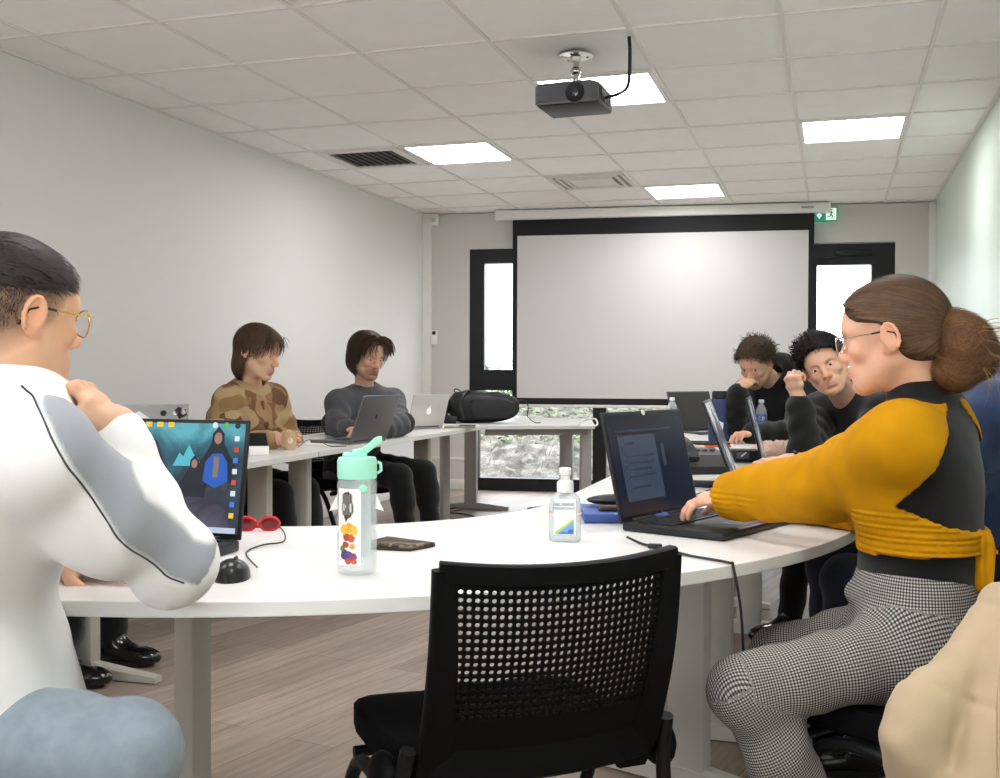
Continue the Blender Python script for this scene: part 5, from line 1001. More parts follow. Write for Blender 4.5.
# ------------------------------------------------------------------ 2: woman in the yellow top
def inpoly(pts, x, y):
    r_ = np.zeros(len(x), bool); n = len(pts)
    for i in range(n):
        (x0, y0), (x1, y1) = pts[i], pts[(i+1) % n]; c = ((y0 > y) != (y1 > y)) & (x < (x1-x0)*(y-y0)/((y1-y0) if abs(y1-y0) > 1e-9 else 1e-9)+x0); r_ ^= c
    return r_
def woman_yellow():
    f = hv(-.97, .24); r = A_((f[1], -f[0], 0)); hip = P_(916, 638, 2.14); o = A_((hip[0], hip[1], 0))
    e = empty('person', 'person in a mustard yellow wrap top and checked trousers typing, hair in a messy bun', 'person', o)
    neck = P_(930, 412, 2.15); shL = P_(905, 442, 2.01); shR = P_(925, 436, 2.33)
    fh = hv(-.84, .54); H = Fr(P_(892, 337, 2.13), unit(fh-ZUP*.10), ZUP+hv(-1, 0)*.05, .945)
    elL = P_(824, 486, 2.25); wrL = P_(734, 496, 2.47); elR = P_(870, 505, 2.52); wrR = P_(765, 499, 2.74)
    skin = 'dbab90'; S = hexlin(skin)
    hL = hand_prims(wrL, -CRa*.80+CFa*.42-CUa*.14, CUa*.95-CFa*.2, 1, skin, (.38, .34, .36, .42), .93, .2, .10); hR = hand_prims(wrR, -CRa*.80+CFa*.42-CUa*.14, CUa, -1, skin, (.3, .35, .35, .4), .93)
    hiL = hip-r*.088; hiR = hip+r*.088; kL = P_(742, 690, 2.0); kR = P_(778, 655, 2.36); anL = P_(868, 862, 2.06); anR = P_(800, 800, 2.42); anL[2] = anR[2] = .10
    B = torso(hip, neck, r, f, -.012, True, -.004, S, (shR, shL))+arm(shL, elL, wrL, -.008, S)+arm(shR, elR, wrR, -.008, S)+leg(hiR, kR, anR, -.014, S)+leg(hiL, kL, anL, -.014, S)
    hp = head_prims(H, skin, 'c07a72', True, nose=.97); nk = [cap(H.p(0, -.036, -.04), neck-ZUP*.04-f*.01, .045, .053, .02, S)]
    def paint(P, c):
        l = H.loc(P); k = np.exp(-(((l[:, 1]-.055)/.03)**2+((l[:, 2]+.03)/.03)**2))[:, None]*.10*(np.linalg.norm(l, axis=1) < .16)[:, None]; return c*(1-k)+c*A_((1.05, .80, .76))*k
    bo = body(e, o, B+nk+hp+hL+hR, H, (hL, hR), skin, paint); eyes(H, bo, o, '5a4632', (-.0, 1, -.25)); brows(H, bo, o, '4a3629', .0026); glasses(H, e, o, mat('silver_wire', 'cfcfd2', .2, 1.), MATS['temple_black'], .021)
    # black base layer with high collar
    fe = P_
    bl = cloth_mat('knit_black', '09090a', bump=(300, .3, .001), noise=None)
    Tb = torso(hip+ZUP*.02, neck, r, f, .000, True, -.004, None, (shR, shL))+[cap(neck-ZUP*.03, neck+(H.p(0, -.03, -.10)-neck)*.62, .066, .058, .03)]
    garment('black_top', Tb, .006, bl, e, o, folds(.0022, 22))
    # mustard wrap: sleeves, shoulders and a pleated band tied at the back
    sg = lambda x, y: (float(P_(x, y, 2.03)@f), float(P_(x, y, 2.03)[2]))
    yellow = [sg(*p) for p in ((800, 380), (905, 398), (938, 392), (951, 399), (944, 432), (930, 466), (905, 496), (893, 506), (915, 514), (945, 526), (985, 534), (1010, 530), (1012, 552), (985, 556), (930, 556), (850, 560), (780, 560))]
    rim = [sg(*p) for p in ((962, 398), (985, 432), (1000, 470), (1012, 500), (1030, 500), (1030, 440), (985, 395))]
    Ty = torso(hip, neck-ZUP*.006, r, f, .009, True, -.004, None, (shR, shL))+arm(shL, elL, wrL, .027, fold=.003, cuff=.0)+arm(shR, elR, wrR, .020, fold=.003)
    Ty += [ell(shL+(elL-shL)*.14+ZUP*.012, (.070, .070, .064), None, .04), ell(shR+(elR-shR)*.16+ZUP*.012, (.07, .07, .062), None, .04), cap(elL, elL*.4+wrL*.6, .060, .052, .03)]
    Ty.append(cap(neck-ZUP*.0, neck+(H.p(0, -.03, -.10)-neck), .070, .062, .012, neg=True))
    def post(P, D):
        D = D+.0042*noise3(P*A_((1, 1, .6)), 19.)+.0022*noise3(P, 38.); a, z = P@f, P[:, 2]; q = (P-(shL+shR)/2); arm_ = np.minimum(np.linalg.norm(np.cross(P-shL, unit(elL-shL)), axis=1)+9.*((P-shL)@unit(elL-shL) < .03), np.linalg.norm(np.cross(P-shR, unit(elR-shR)), axis=1)+9.*((P-shR)@unit(elR-shR) < .03)) < .095
        sl = arm_ | (((P-elL)@unit(wrL-elL) > -.05) & (np.linalg.norm(np.cross(P-elL, unit(wrL-elL)), axis=1) < .1)) | (((P-elR)@unit(wrR-elR) > -.05) & (np.linalg.norm(np.cross(P-elR, unit(wrR-elR)), axis=1) < .1))
        z1, z0 = sg(900, 512)[1], sg(900, 557)[1]; band = (z < z1) & (z > z0); D = D+np.where(band & ~arm_, .0026*np.sin(z*520+6*noise3(P, 5.)), 0)
        keep = sl | inpoly(yellow, a, z) | inpoly(rim, a, z); return np.where(keep, D, np.maximum(D, .004))
    YM = cloth_mat('mustard_knit', 'bb8200', .85, (420, .3, .001), (20, .08, (1, 1, 1)), sheen=0.)
    yo = garment('wrap_top', Ty, .0048, YM, e, o, post)
    kn = P_(978, 541, 2.05); kk = [ell(kn, (.024, .022, .020), None, .02), cap(kn, kn+CRa*.012-CUa*.075-CFa*.01, .016, .024, .02), cap(kn, kn+CRa*.05-CUa*.06-CFa*.0, .014, .020, .02)]
    garment('knot', kk, .004, YM, yo, o, lambda P, D: D+.003*np.sin(P@CRa*260))
    for s, w_, q in ((elL, wrL, 1), (elR, wrR, 1)): d = unit(w_-s); garment('cuff', [cap(w_-d*.045, w_-d*.004, .041, .036, .01)], .004, YM, yo, o, lambda P, D: D+.001*np.sin((P@d)*700))
    # checked trousers
    hm_ = bpy.data.materials.new('houndstooth'); hm_.use_nodes = True; nt = hm_.node_tree; N = nt.nodes; L = nt.links; b = N['Principled BSDF']; b.inputs['Roughness'].default_value = .85; b.inputs['Specular IOR Level'].default_value = .15
    at_ = N.new('ShaderNodeAttribute'); at_.attribute_name = 'limb'; sx = N.new('ShaderNodeSeparateXYZ'); L.new(at_.outputs['Vector'], sx.inputs[0]); outs = []
    for i in (0, 1):
        m1 = N.new('ShaderNodeMath'); m1.operation = 'MULTIPLY'; m1.inputs[1].default_value = 1/.0056; L.new(sx.outputs[i], m1.inputs[0]); m2 = N.new('ShaderNodeMath'); m2.operation = 'FRACT'; L.new(m1.outputs[0], m2.inputs[0]); m3 = N.new('ShaderNodeMath'); m3.operation = 'GREATER_THAN'; m3.inputs[1].default_value = .5; L.new(m2.outputs[0], m3.inputs[0]); outs.append(m3)
    ad = N.new('ShaderNodeMath'); L.new(outs[0].outputs[0], ad.inputs[0]); L.new(outs[1].outputs[0], ad.inputs[1]); cr = N.new('ShaderNodeValToRGB'); cr.color_ramp.interpolation = 'CONSTANT'; dv = N.new('ShaderNodeMath'); dv.operation = 'MULTIPLY'; dv.inputs[1].default_value = .5; L.new(ad.outputs[0], dv.inputs[0]); L.new(dv.outputs[0], cr.inputs[0])
    el = cr.color_ramp.elements; el[0].color = (*lin('b9b6b2'), 1); el[1].position = .25; el[1].color = (*lin('6b6866'), 1); k_ = el.new(.75); k_.color = (*lin('262424'), 1); L.new(cr.outputs[0], b.inputs['Base Color'])
    LP = leg(hiL, kL, anL, .001, fold=.003)+leg(hiR, kR, anR, .001, fold=.003)+[ecap(hip-ZUP*.03, hip+ZUP*.085, (.178, .132), (.155, .120), r, .05)]
    LP += [cap(hip+ZUP*.075-r*.135+f*.03, hip+ZUP*.085+f*.115, .018, .020, .02), cap(hip+ZUP*.06-r*.14+f*.05, hip-r*.12+f*.10-ZUP*.02, .016, .016, .03)]
    segs = [(hiL, kL), (kL, anL), (hiR, kR), (kR, anR), (hip-ZUP*.1, hip+ZUP*.12)]
    def uvf(P):
        best = np.full(len(P), 9.); uv = np.zeros((len(P), 2)); base = 0
        for (a, b_) in segs:
            d = unit(b_-a); t = np.clip((P-a)@d, 0, np.linalg.norm(b_-a)); q = P-a-t[:, None]*d; dist = np.linalg.norm(q, axis=1)-(.05 if a is segs[4][0] else 0); t = (P-a)@d; x = unit(np.cross(d, r)); y = np.cross(d, x); ang = np.arctan2(q@y, -(q@x)); m = dist < best; best[m] = dist[m]; u2 = np.stack([t, ang*(.15 if a is segs[4][0] else .07)], 1); e2 = (t > np.linalg.norm(b_-a)+.024) | ((t < -.024) & (a is not segs[4][0])); u2[e2] = np.stack([q@x, q@y], 1)[e2]; uv[m] = u2[m]
        return uv
    garment('trousers', LP, .0048, hm_, e, o, folds(.0028, 22), uvf=uvf)
    for a in (anR, anL): shoe(a, f, e, o, mat('boot_black', '17171a', .4), mat('sole_black', '101011', .6))
    # hair slicked back into a bun
    hc_ = '5a4230'; hm = hair_mat(hc_); zl = [(.11, .088), (.094, .076), (.083, .060), (.070, .046), (.054, .036), (.034, .032), (.010, .028), (-.012, .012), (-.028, -.045), (-.06, -.062), (-.13, -.062)]
    P, post = hair_shell(H, .009, zl, extra=[H.ell((0, -.045, -.03), (.058, .060, .045), .03)], amp=.0006, freq=90., j=.9)
    vs, fs = mesh_field(P, .003, post=post); ho = to_object('hair', vs, fs, hm, e, np.tile(hexlin('463223'), (len(vs), 1)), origin=o)
    T = H.p(0, -.118, .010); Rt, Nn = sample(vs, fs, 5600); l_ = H.loc(Rt); m = l_[:, 2] > np.interp(l_[:, 1], *zip(*sorted(zl)))+.009; Rt, Nn = Rt[m], Nn[m]; fl = [p for p in P]
    strands('hair_strands', hm, ho, Rt, Nn, lambda Q, t: (T-Q)/np.linalg.norm(T-Q, axis=1)[:, None], .075, 8, .0010, fl, .0012, origin=o, jit=.05, col=hc_)
    bc = H.p(0, -.143, -.040); BP = [ell(bc+H.z*.012, A_((.044, .042, .046)), H.R, .02), H.ell((-.008, -.122, -.084), (.034, .038, .034), .02), H.ell((.01, -.163, -.058), (.030, .028, .036), .018), cap(T, bc, .024, .034, .02)]
    bv, bf = mesh_field(BP, .0035, post=lambda Q, D: D+.004*noise3(Q, 55.)); bu = to_object('bun', bv, bf, hm, ho, np.tile(hexlin('553d2a'), (len(bv), 1)), origin=o)
    Rt, Nn = sample(bv, bf, 3000, 4); axb = unit(H.x*.9+H.y*.25)
    strands('bun_strands', hm, bu, Rt, Nn, lambda Q, t: np.cross(axb, Q-bc)/.05+.25*noise3(Q, 40.)[:, None]*H.x, .085, 9, .0012, BP, .005, origin=o, jit=.5, col='6b4a30')
    Rt, Nn = sample(bv, bf, 300, 8); m = (Rt-bc)@(-H.y) > .015; strands('stray_hairs', hm, bu, Rt[m], Nn[m], lambda Q, t: np.cross(axb, Q-bc)/.05*.6-H.y*.9+H.z*.25*(1-2*t), .075, 8, .0007, None, origin=o, jit=.35, col='7a5535')
    seat_chair('black chair under the person in the yellow top', hip, unit(f+hv(0, .35)))
woman_yellow()
def dress(label, f, hip, neck, shR, shL, H, elR, wrR, elL, wrL, hR, hL, kR, kL, anR, anL, skin, iris, top, tm, tp=.018, fem=False, paint=None, lips=None, beard=None, brow='2a221d', gaze=(0, 1, 0), hd=None, trousers=None, hh=.003, gt=.007, post=None, colr=.066, cuffs=(.01, .01), extra=(), chair=None, shoes=True, jaw=1., fold=.004, seat=True):
    """a seated person; returns the Empty, its base and the head frame"""
    r = A_((f[1], -f[0], 0)); o = A_((hip[0], hip[1], 0)); e = empty('person', label, 'person', o); S = hexlin(skin)
    hiR = hip+r*.088; hiL = hip-r*.088; bw = 0. if fem else 0.
    B = torso(hip, neck, r, f, -.006, fem, .035, S, (shR, shL))+arm(shR, elR, wrR, -.004, S)+arm(shL, elL, wrL, -.004, S)+leg(hiR, kR, anR, -.004, S)+leg(hiL, kL, anL, -.004, S)
    hp = head_prims(H, skin, lips, fem, beard=None if beard is None else hexlin(beard), jaw=jaw); nk = [cap(H.p(0, -.024, -.04), neck-ZUP*.03, .047 if fem else .053, .056, .03, S)]
    bo = body(e, o, B+nk+hp+hR+hL, H, (hR, hL), skin, paint, hh, .0028, .013); eyes(H, bo, o, iris, gaze); brows(H, bo, o, brow, .0030 if fem else .0046)
    g = torso(hip-ZUP*.02, neck-ZUP*.004, r, f, tp, fem, .035, None, (shR, shL))+arm(shR, elR, wrR, tp-.002, fold=fold, cuff=cuffs[0])+arm(shL, elL, wrL, tp-.002, fold=fold, cuff=cuffs[1])+collar(neck+ZUP*.014+f*.012, unit(H.p(0, 0, -.05)-neck), colr, .010, .014, f=f)+list(extra)
    g.append(cap(neck+ZUP*.015, H.p(0, -.02, 0), colr-.009, colr-.009, .010, neg=True))
    garment(top, g, gt, tm, e, o, folds(.004, 19) if post is None else post)
    tr = trousers or cloth_mat('trousers_black', '0b0b0c', noise=None)
    garment('trousers', leg(hiR, kR, anR, .011, fold=.003)+leg(hiL, kL, anL, .011, fold=.003)+[ecap(hip-ZUP*.03, hip+ZUP*.08, (.176, .13), (.162, .124), r, .05)], .009, tr, e, o)
    if shoes:
        for a in (anR, anL): shoe(a, f, e, o, mat('shoe_gloss_black', '0e0e0f', .18, coat=.5), mat('sole_black', '101011', .6))
    if seat: seat_chair(chair, hip, f)
    return e, o, r
def sit(hip, f, dk=.44, spread=.11, kz=.50, ax=.06):
    r = A_((f[1], -f[0], 0)); k = [hip+f*dk+r*s*spread for s in (1, -1)]; a = []
    for q in k: q[2] = kz; b = q+f*ax; b[2] = .10; a.append(b)
    return k[0], k[1], a[0], a[1]
def hair_cap(e, o, H, c, grow, zl, n, length, dirf, w=.0012, curl=0., extra=(), amp=.002, freq=70., off=.002, jit=.15, proj=True, steps=7, hv_=.0036, tuft=None, lift=0.):
    P, post = hair_shell(H, grow, zl, extra=extra, amp=amp, freq=freq); vs, fs = mesh_field(P, hv_, post=post); hm = hair_mat(c); ho = to_object('hair', vs, fs, hm, e, np.tile(hexlin(c)*.8, (len(vs), 1)), origin=o)
    Rt, Nn = sample(vs, fs, n); l_ = H.loc(Rt); mk = l_[:, 2] > np.interp(l_[:, 1], *zip(*sorted(zl)))+.004; Rt, Nn = Rt[mk], Nn[mk]; strands('hair_strands', hm, ho, Rt, Nn, dirf, length, steps, w, P if proj else None, off, lift, origin=o, jit=jit, col=c, curl=curl)
    if tuft:
        n2, l2, w2 = tuft; Rt, Nn = sample(vs, fs, n2, 12); l_ = H.loc(Rt); mk = l_[:, 2] > np.interp(l_[:, 1], *zip(*sorted(zl)))-.002; Rt, Nn = Rt[mk], Nn[mk]
        strands('loose_hair', hm, ho, Rt, Nn, lambda Q, t: dirf(Q, t)+1.2*np.stack([noise3(Q+i_, 22.) for i_ in (0, 5, 9)], 1), l2, 6, w2, None, lift=.16, origin=o, jit=.35, col=c, curl=1.0)
    return ho, P
# ------------------------------------------------------------------ 3: woman in the brown camouflage sweater
def brown():
    f = hv(.90, -.42); hip = P_(232, 497, 5.38); hip[2] = .54; neck = P_(250, 391, 5.36); r = A_((f[1], -f[0], 0)); sh = [neck+r*s*.165-ZUP*.05+f*.01 for s in (1, -1)]
    fh = hv(.94, -.30); H = Fr(P_(258, 352, 5.27), unit(fh-ZUP*.24), ZUP+fh*.12, 1.08)
    wrR = at(277, 438, 5.08); wrR = A_(wrR); wrR[2] = TT+.045; wrL = P_(276, 434, 5.28); wrL[2] = TT+.05; elR = ik(sh[0], wrR, .27, .26, -f*.2+r*.5-ZUP*.8); elL = ik(sh[1], wrL, .27, .26, -r*.6-ZUP*.7)
    kR, kL, aR, aL = sit(hip, f, .36); skin = 'd9ae94'
    dR = unit(A_(CUPC)+A_((0, 0, .05))-wrR); hR = hand_prims(wrR, dR+f*.35, ZUP*.35-f*.2+r*.85, -1, skin, (.75, .8, .85, .9), .92, .5); hL = hand_prims(wrL, unit(f*.8-r*-.25), ZUP, 1, skin, (.4, .45, .5, .5), .92)
    KN = noise_mat('camouflage_knit', [(0, '7b5636'), (.5, '7b5636')], 5., .9, 1, bump=(260, .5, .002)); nt = KN.node_tree; N = nt.nodes; L = nt.links; prev = N['Color Ramp'].outputs[0]; tc = N['Texture Coordinate']
    for sc_, off_, th_, c_ in ((7.5, 3.1, .54, '9c7f59'), (9., 7.7, .56, '664529'), (8., 12.3, .57, 'ab916c'), (10., 21., .60, '8d6c46')):
        mp = N.new('ShaderNodeMapping'); mp.inputs['Location'].default_value = (off_, off_*.7, -off_); L.new(tc.outputs['Object'], mp.inputs[0]); nz = N.new('ShaderNodeTexNoise'); nz.inputs['Scale'].default_value = sc_; nz.inputs['Detail'].default_value = .6; L.new(mp.outputs[0], nz.inputs['Vector'])
        gt_ = N.new('ShaderNodeMath'); gt_.operation = 'GREATER_THAN'; gt_.inputs[1].default_value = th_; L.new(nz.outputs['Fac'], gt_.inputs[0]); mx = N.new('ShaderNodeMix'); mx.data_type = 'RGBA'; mx.inputs[7].default_value = (*lin(c_), 1); L.new(gt_.outputs[0], mx.inputs[0]); L.new(prev, mx.inputs[6]); prev = mx.outputs[2]
    L.new(prev, N['Principled BSDF'].inputs['Base Color'])
    e, o, r = dress('person in a brown camouflage sweater holding a tan paper cup at the left table', f, hip, neck, sh[0], sh[1], H, elR, wrR, elL, wrL, hR, hL, kR, kL, aR, aL, skin, '4a3a2a', 'sweater', KN, .032, True, lips='b9756c', brow='3a2a20', gaze=(0, 1, -.35), colr=.078, post=folds(.006, 15), cuffs=(.05, .04), chair='black chair under the person in the brown sweater', gt=.0075)
    c = '4a3627'; zl = [(.12, .080), (.09, .072), (.075, .060), (.06, .048), (.04, .038), (.012, .034), (-.012, .018), (-.026, -.06), (-.05, -.12), (-.12, -.13)]
    ex = [H.ell((0, -.048, -.055), (.074, .062, .085), .03)]
    ho, P = hair_cap(e, o, H, c, .013, zl, 4200, .08, lambda Q, t: -H.z*1.0+((Q-H.o)@H.y)[:, None]*-1.5*H.y+.0*Q, .0016, extra=ex, amp=.002, freq=60, jit=.10)
    rs = np.random.default_rng(5); rt = np.array([H.p(x, .075+.01*rs.normal(), .080+.012*rs.normal()) for x in rs.uniform(-.05, .06, 130)]); nn = np.tile(H.y, (130, 1))
    strands('fringe', hair_mat(c), ho, rt, nn, lambda Q, t: -H.z*1.+H.y*.55*(1-1.6*t)+((Q-H.o)@H.x)[:, None]*9*H.x, .055, 7, .0017, None, origin=o, jit=.16, col=c)
brown()
# ------------------------------------------------------------------ 4: man in the grey sweater
def grey():
    f = hv(.74, -.67); hip = P_(352, 484, 6.35); hip[2] = .53; neck = P_(365, 393, 6.3); r = A_((f[1], -f[0], 0)); sh = [neck+r*s*.205-ZUP*.055+f*.01 for s in (1, -1)]
    fh = hv(.66, -.75); H = Fr(P_(367, 356, 6.2), unit(fh-ZUP*.24), ZUP+fh*.10+CRa*.04, 1.10)
    wrR = P_(350, 432, 5.9); wrR[2] = TT+.05; wrL = P_(368, 432, 5.75); wrL[2] = TT+.05; elR = P_(338, 428, 6.02); elR[2] = TT+.07; elL = P_(398, 425, 6.05); elL[2] = TT+.07
    kR, kL, aR, aL = sit(hip, hv(.92, -.4), .40, .15); skin = 'd8ab90'
    hR = hand_prims(wrR, hv(.5, -.86), ZUP, -1, skin); hL = hand_prims(wrL, hv(-.5, -.86), ZUP, 1, skin)
    GR = cloth_mat('sweater_charcoal', '4b4b50', bump=(160, .5, .002), noise=(40, .12, (1, 1, 4)))
    e, o, r = dress('bearded person in a charcoal sweater behind the dark grey laptop', f, hip, neck, sh[0], sh[1], H, elR, wrR, elL, wrL, hR, hL, kR, kL, aR, aL, skin, '3a2c20', 'sweater', GR, .026, lips='a86d60', beard='4a3226', brow='2c1f18', gaze=(0, 1, -.4), colr=.074, post=folds(.006, 14), chair='black chair under the person in the charcoal sweater', gt=.008)
    blu = cloth_mat('shirt_blue', '2456c0'); garment('undershirt', [ecap(neck-ZUP*.11+f*.07, neck+ZUP*.0+f*.035, (.055, .045), (.058, .045), r, .03)], .006, blu, e, o)
    for s_, w_ in ((elR, wrR), (elL, wrL)): d = unit(w_-s_); garment('sleeve_end', [cap(s_-d*.06, w_-d*.01, .066, .046, .03)], .007, cloth_mat('sleeve_black', '101112', noise=None), e, o, folds(.004, 20))
    c = '3b291f'; zl = [(.12, .090), (.09, .080), (.075, .066), (.062, .050), (.048, .030), (.036, -.005), (.02, -.05), (.0, -.080), (-.12, -.105)]
    ex = [H.ell((0, -.040, -.030), (.086, .074, .075), .03)]
    ho, P = hair_cap(e, o, H, c, .017, zl, 4200, .10, lambda Q, t: -H.z*1.0+np.sign((Q-H.o)@H.x)[:, None]*.5*H.x*(1-2*t)-H.y*.2, .0017, extra=ex, amp=.003, freq=45, jit=.12)
    rs = np.random.default_rng(9)
    for sg in (-1, 1):
        rt = np.array([H.p(sg*.010+.006*rs.normal(), (.078+.006*rs.normal()), .106+.006*rs.normal()) for _ in range(190)]); nn = np.tile(H.y, (len(rt), 1))
        strands('front_lock', hair_mat(c), ho, rt, nn, lambda Q, t, sg=sg: sg*H.x*(.95-(1.05 if sg > 0 else .55)*t)+H.y*((-.05 if sg > 0 else .05)-.25*t)+H.z*(.05-(1.9 if sg > 0 else 1.6)*t), .12, 9, .0024, None, origin=o, jit=.09, col=c)
grey()
# ------------------------------------------------------------------ 5: man in the black hoodie hiding his face
def hoodie():
    f = hv(-.78, -.62); Z = 5.9; hip = P_(792, 478, 6.15); hip[2] = .52; neck = P_(779, 383, 6.05); r = A_((f[1], -f[0], 0)); sh = [neck+r*s*.20-ZUP*.06+f*.02 for s in (1, -1)]
    fh = hv(-.60, -.80); H = Fr(P_(756, 364, 5.9), unit(fh-ZUP*.46), ZUP+fh*.42-CRa*.02, 1.04)
    wrR = P_(740, 389, 5.72); elR = P_(731, 430, 5.80); wrL = P_(752, 427, 5.6); wrL[2] = TT+.05; elL = ik(sh[1], wrL, .30, .27, -f*.5-r*.4-ZUP*.5); kR, kL, aR, aL = sit(hip, f, .42); skin = 'd3a58a'
    hR = hand_prims(wrR, H.p(-.02, .115, -.02)-wrR, fh*.9+CUa*.2, -1, skin, (.40, .35, .32, .35), 1.08, .3, .10); hL = hand_prims(wrL, hv(-.8, -.5), ZUP, 1, skin, (.5, .5, .5, .5))
    BK = cloth_mat('hoodie_black', '0a0a0b', noise=None); hood = [cap(neck+ZUP*.055-f*.055+r*s*.07, neck+ZUP*.01+f*.04+r*s*.085, .042, .036, .03) for s in (1, -1)]+[ell(neck-f*.075+ZUP*.045, (.092, .075, .075), None, .04)]+collar(neck+ZUP*.055+f*.02, unit(H.p(0, 0, -.05)-neck), .088, .030, .03, f=f)
    e, o, r = dress('person in a black hoodie at the far end hiding the face behind one hand', f, hip, neck, sh[0], sh[1], H, elR, wrR, elL, wrL, hR, hL, kR, kL, aR, aL, skin, '3a2c20', 'hoodie', BK, .032, beard='6b4a38', colr=.078, cuffs=(.035, .01), extra=hood, post=folds(.007, 14), chair='black chair under the person in the black hoodie', gt=.009, hh=.0034)
    c = '4a3a2c'; zl = [(.12, .092), (.09, .080), (.07, .062), (.045, .045), (.01, .036), (-.02, .0), (-.06, -.035), (-.12, -.045)]
    hair_cap(e, o, H, c, .018, zl, 3600, .035, lambda Q, t: H.y*.5+H.z*.1+.8*noise3(Q, 30.)[:, None]*H.x, .0018, curl=.9, amp=.009, freq=40., off=.003, jit=.3, tuft=(1500, .034, .0022))
hoodie()
# ------------------------------------------------------------------ 6: young man in the black sweater, hand raised
def black():
    f = hv(-.92, -.39); hip = P_(905, 520, 4.5); hip[2] = .53; neck = P_(852, 400, 4.36); r = A_((f[1], -f[0], 0)); sh = [neck+r*s*.185-ZUP*.05 for s in (1, -1)]
    fh = unit(-(P_(824, 367, 4.2)-A_(CP))); fh = unit(A_((fh[0], fh[1], 0))+CRa*-.10); H = Fr(P_(825, 366, 4.22), unit(fh-ZUP*.06), ZUP-CRa*.50, 1.0)
    elR = P_(806, 444, 4.12); elR[2] = TT+.05; wrR = P_(799, 398, 4.14); wrL = P_(787, 441, 3.98); wrL[2] = TT+.045; elL = ik(sh[1], wrL, .29, .27, -f*.5-r*.4-ZUP*.3); skin = 'd6a78c'
    kR, kL, aR, aL = sit(hip, f); hR = hand_prims(wrR, CUa*.9-CRa*.28, -CRa*.8-CFa*.5, -1, skin, (.9, 1.05, 1.15, 1.2), .98, .5); hL = hand_prims(wrL, hv(-.97, .1)-ZUP*.06, ZUP, 1, skin, (.3, .32, .35, .4), 1.)
    BK = cloth_mat('sweater_black', '0c0c0d', noise=None)
    e, o, r = dress('dark-haired person in a black sweater with one hand raised beside the head', f, hip, neck, sh[0], sh[1], H, elR, wrR, elL, wrL, hR, hL, kR, kL, aR, aL, skin, '22180f', 'sweater', BK, .024, lips='bd8076', brow='17110e', gaze=(.15, 1, -.2), cuffs=(.035, .13), post=folds(.005, 18), extra=collar(neck+ZUP*.035+f*.012, unit(H.p(0, 0, -.05)-neck), .064, .014, .014, f=f), chair='black chair under the person in the black sweater', hh=.0026, gt=.007)
    d = unit(wrL-elL); w = MB(); w.T = Matrix.Translation(-Vector(o)); a0 = wrL-d*.03
    x = unit(np.cross(d, ZUP)); y = np.cross(x, d); w.tube([Vector(a0+x*.034*cos(a)+y*.031*sin(a)) for a in np.linspace(0, 2*pi, 22)], .007, 8, False); w.build('wrist_watch', PLB, e)
    c = '1c1614'; zl = [(.13, .088), (.10, .084), (.085, .074), (.065, .054), (.045, .036), (.015, .030), (-.02, .0), (-.05, -.04), (-.12, -.05)]
    hair_cap(e, o, H, c, .018, zl, 4200, .042, lambda Q, t: H.y*.45+H.x*.7+H.z*.15+.7*noise3(Q, 26.)[:, None]*H.x, .0018, curl=.4, amp=.008, freq=36., off=.004, jit=.25, extra=[H.ell((0, .035, .092), (.062, .055, .034), .03)], tuft=(1400, .028, .0022))
black()
# ------------------------------------------------------------------ 7: person in navy behind the yellow top
def navy():
    f = hv(-.96, .10); hip = P_(1010, 560, 2.98); hip[2] = .53; neck = P_(972, 392, 2.96); r = A_((f[1], -f[0], 0)); sh = [neck+r*s*.19-ZUP*.055 for s in (1, -1)]
    fh = hv(-.9, .3); H = Fr(P_(928, 350, 2.95), unit(fh-ZUP*.45), ZUP+fh*.40, .96)
    wrL = P_(858, 492, 3.1); wrL[2] = TT+.045; wrR = P_(858, 482, 3.3); wrR[2] = TT+.045; elL = ik(sh[1], wrL, .29, .27, -ZUP-r*.2); elR = ik(sh[0], wrR, .29, .27, -ZUP+r*.2); skin = 'd3a58a'
    kR, kL, aR, aL = sit(hip, f, .46, .10, .53, -.05); hL = hand_prims(wrL, hv(-.95, .2), ZUP, 1, skin); hR = hand_prims(wrR, hv(-.95, .2), ZUP, -1, skin)
    NV = cloth_mat('hoodie_navy', '2a3a5c', noise=(20, .08, (1, 1, 1))); hood = [ell(neck-f*.07+ZUP*.02, (.09, .08, .055), None, .04)]
    e, o, r = dress('person in a navy blue hoodie mostly hidden behind the yellow top', f, hip, neck, sh[0], sh[1], H, elR, wrR, elL, wrL, hR, hL, kR, kL, aR, aL, skin, '3a2c20', 'hoodie', NV, .03, colr=.076, extra=hood, post=folds(.007, 14), trousers=cloth_mat('trousers_navy', '1a2030', noise=None), chair='black chair under the person in the navy hoodie', hh=.004, gt=.009)
    hair_cap(e, o, H, '3b2c20', .010, [(.12, .075), (.07, .05), (.03, .03), (-.02, -.01), (-.06, -.05), (-.12, -.05)], 1500, .03, lambda Q, t: np.tile(H.y*.5-H.z*.3, (len(Q), 1)), .0016)
navy()
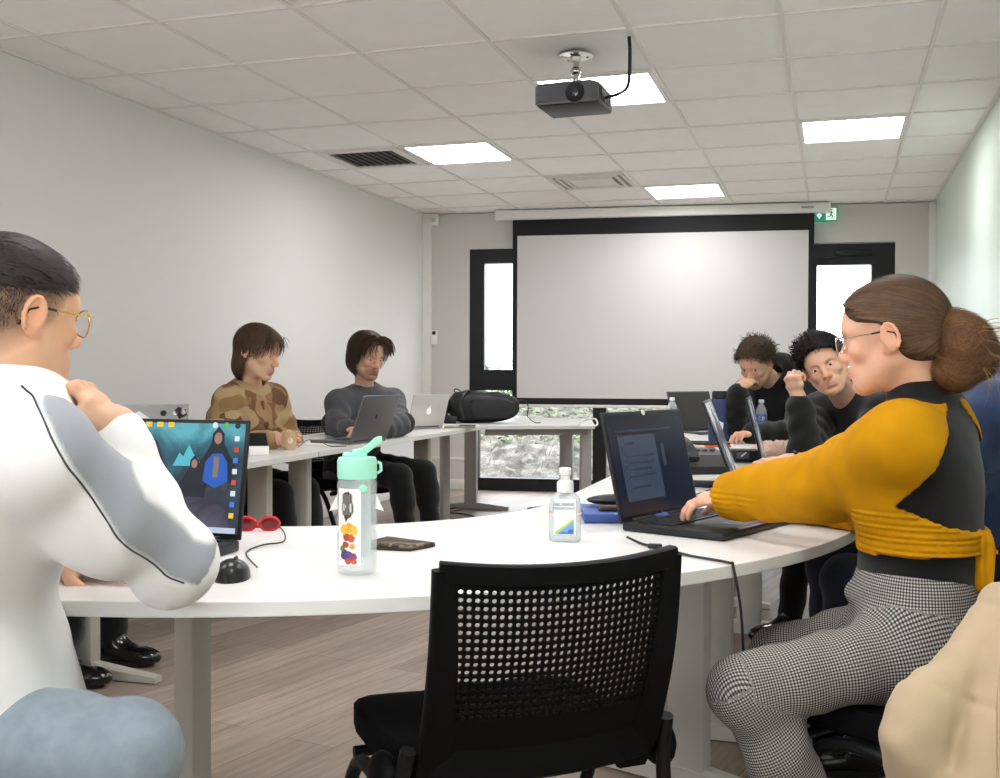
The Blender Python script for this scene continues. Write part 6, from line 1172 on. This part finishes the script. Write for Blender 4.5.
# ------------------------------------------------------------------ 8: person at the left table, hidden but for the shiny shoes
def hidden():
    f = hv(.97, -.25); hip = P_(6, 500, 4.12); hip[2] = .53; neck = P_(2, 398, 4.1); r = A_((f[1], -f[0], 0)); sh = [neck+r*s*.165-ZUP*.05 for s in (1, -1)]
    fh = hv(.9, -.3); H = Fr(P_(8, 340, 4.1), unit(fh-ZUP*.2), ZUP, .9)
    wrR = P_(60, 455, 3.95); wrL = P_(62, 450, 4.2); wrR[2] = wrL[2] = TT+.045; elL = ik(sh[1], wrL, .28, .26, -ZUP-r*.2); elR = ik(sh[0], wrR, .28, .26, -ZUP+r*.2); skin = 'd3a58a'
    kR, kL, aR, aL = sit(hip, f, .44, .10); aR = P_(60, 680, 3.75); aL = P_(112, 648, 4.02); aR[2] = aL[2] = .10
    hR = hand_prims(wrR, f, ZUP, -1, skin); hL = hand_prims(wrL, f, ZUP, 1, skin)
    e, o, r = dress('person behind the white sweatshirt of whom only black legs and shiny shoes show', f, hip, neck, sh[0], sh[1], H, elR, wrR, elL, wrL, hR, hL, kR, kL, aR, aL, skin, '3a2c20', 'sweater', cloth_mat('sweater_dark', '2a2a2d', noise=None), .016, chair='black chair under the person with shiny black shoes', hh=.005, gt=.011)
    hair_cap(e, o, H, '2b211a', .008, [(.12, .075), (.07, .05), (.03, .03), (-.02, -.01), (-.06, -.05), (-.12, -.05)], 800, .02, lambda Q, t: np.tile(H.y*.5-H.z*.3, (len(Q), 1)), .0016)
hidden()
# ------------------------------------------------------------------ beige quilted coat over the chair at the right
def coat():
    ce = P_(975, 700, 1.80); o = A_((ce[0], ce[1], .20)); e = empty('coat', 'beige quilted coat hanging over the chair at the lower right corner', 'coat', o)
    w = hv(.92, .38); a = P_(1045, 590, 1.86); b = P_(985, 830, 1.80); BE = cloth_mat('coat_beige', 'b9a386', .7, (240, .25, .0015), (10, .05, (1, 1, 1)))
    P = [ecap(a, b, (.085, .055), (.150, .060), w, .04), ell(P_(925, 725, 1.76), (.060, .055, .085), None, .05), cap(P_(1010, 610, 1.78), P_(905, 742, 1.74), .050, .034, .04), cap(P_(1030, 620, 1.74), P_(985, 800, 1.68), .060, .052, .018), ell(P_(945, 790, 1.76), (.09, .06, .09), None, .05)]
    ax = unit(b-a)
    def post(Q, D):
        s = (Q-a)@ax; q = (Q-a)@w; x_ = (s+.25*q+.03*np.sin(q*14))/.135; y_ = (q+.12*s)/.17+.35; gr = lambda v: np.exp(-((v-np.round(v))/.05)**2); return D+.0035*np.maximum(gr(x_*.8), gr(y_))+.007*noise3(Q*A_((1, 1, .45)), 20.)+.0025*noise3(Q, 48.)
    garment('shell', P, .0055, BE, e, o, post)
    q = MB(); q.T = Matrix.Translation(-Vector(o)); q.tube(spline([Vector(P_(1012, 600, 1.72)), Vector(P_(1000, 690, 1.63)), Vector(P_(1000, 790, 1.60))], 6), .004, 6); q.build('zip', mat('zip_beige', 'b09a80', .5), e)
coat()
c_ = atz(781, 440, TT); fo_ = MB(); bm = bmesh.new(); bmesh.ops.create_icosphere(bm, subdivisions=5, radius=1)
for q in bm.verts: n_ = float(noise3(A_(q.co), 3.2)); z_ = q.co.z; q.co = Vector((q.co.x*.13*(1+.12*n_), q.co.y*.10*(1+.15*n_), max(.001, .04+z_*(.040+.012*n_)+.006*sin(26*q.co.x+9*n_))))
p_ = at(781, 436, 4.6); fo_.T = Matrix.Translation((p_.x, p_.y, TT)); fo_.bm(bm, True); props(fo_.build('scarf', cloth_mat('scarf_pink', 'd8b8a6')), 'crumpled pale pink scarf on the table beside the water bottle', 'scarf')
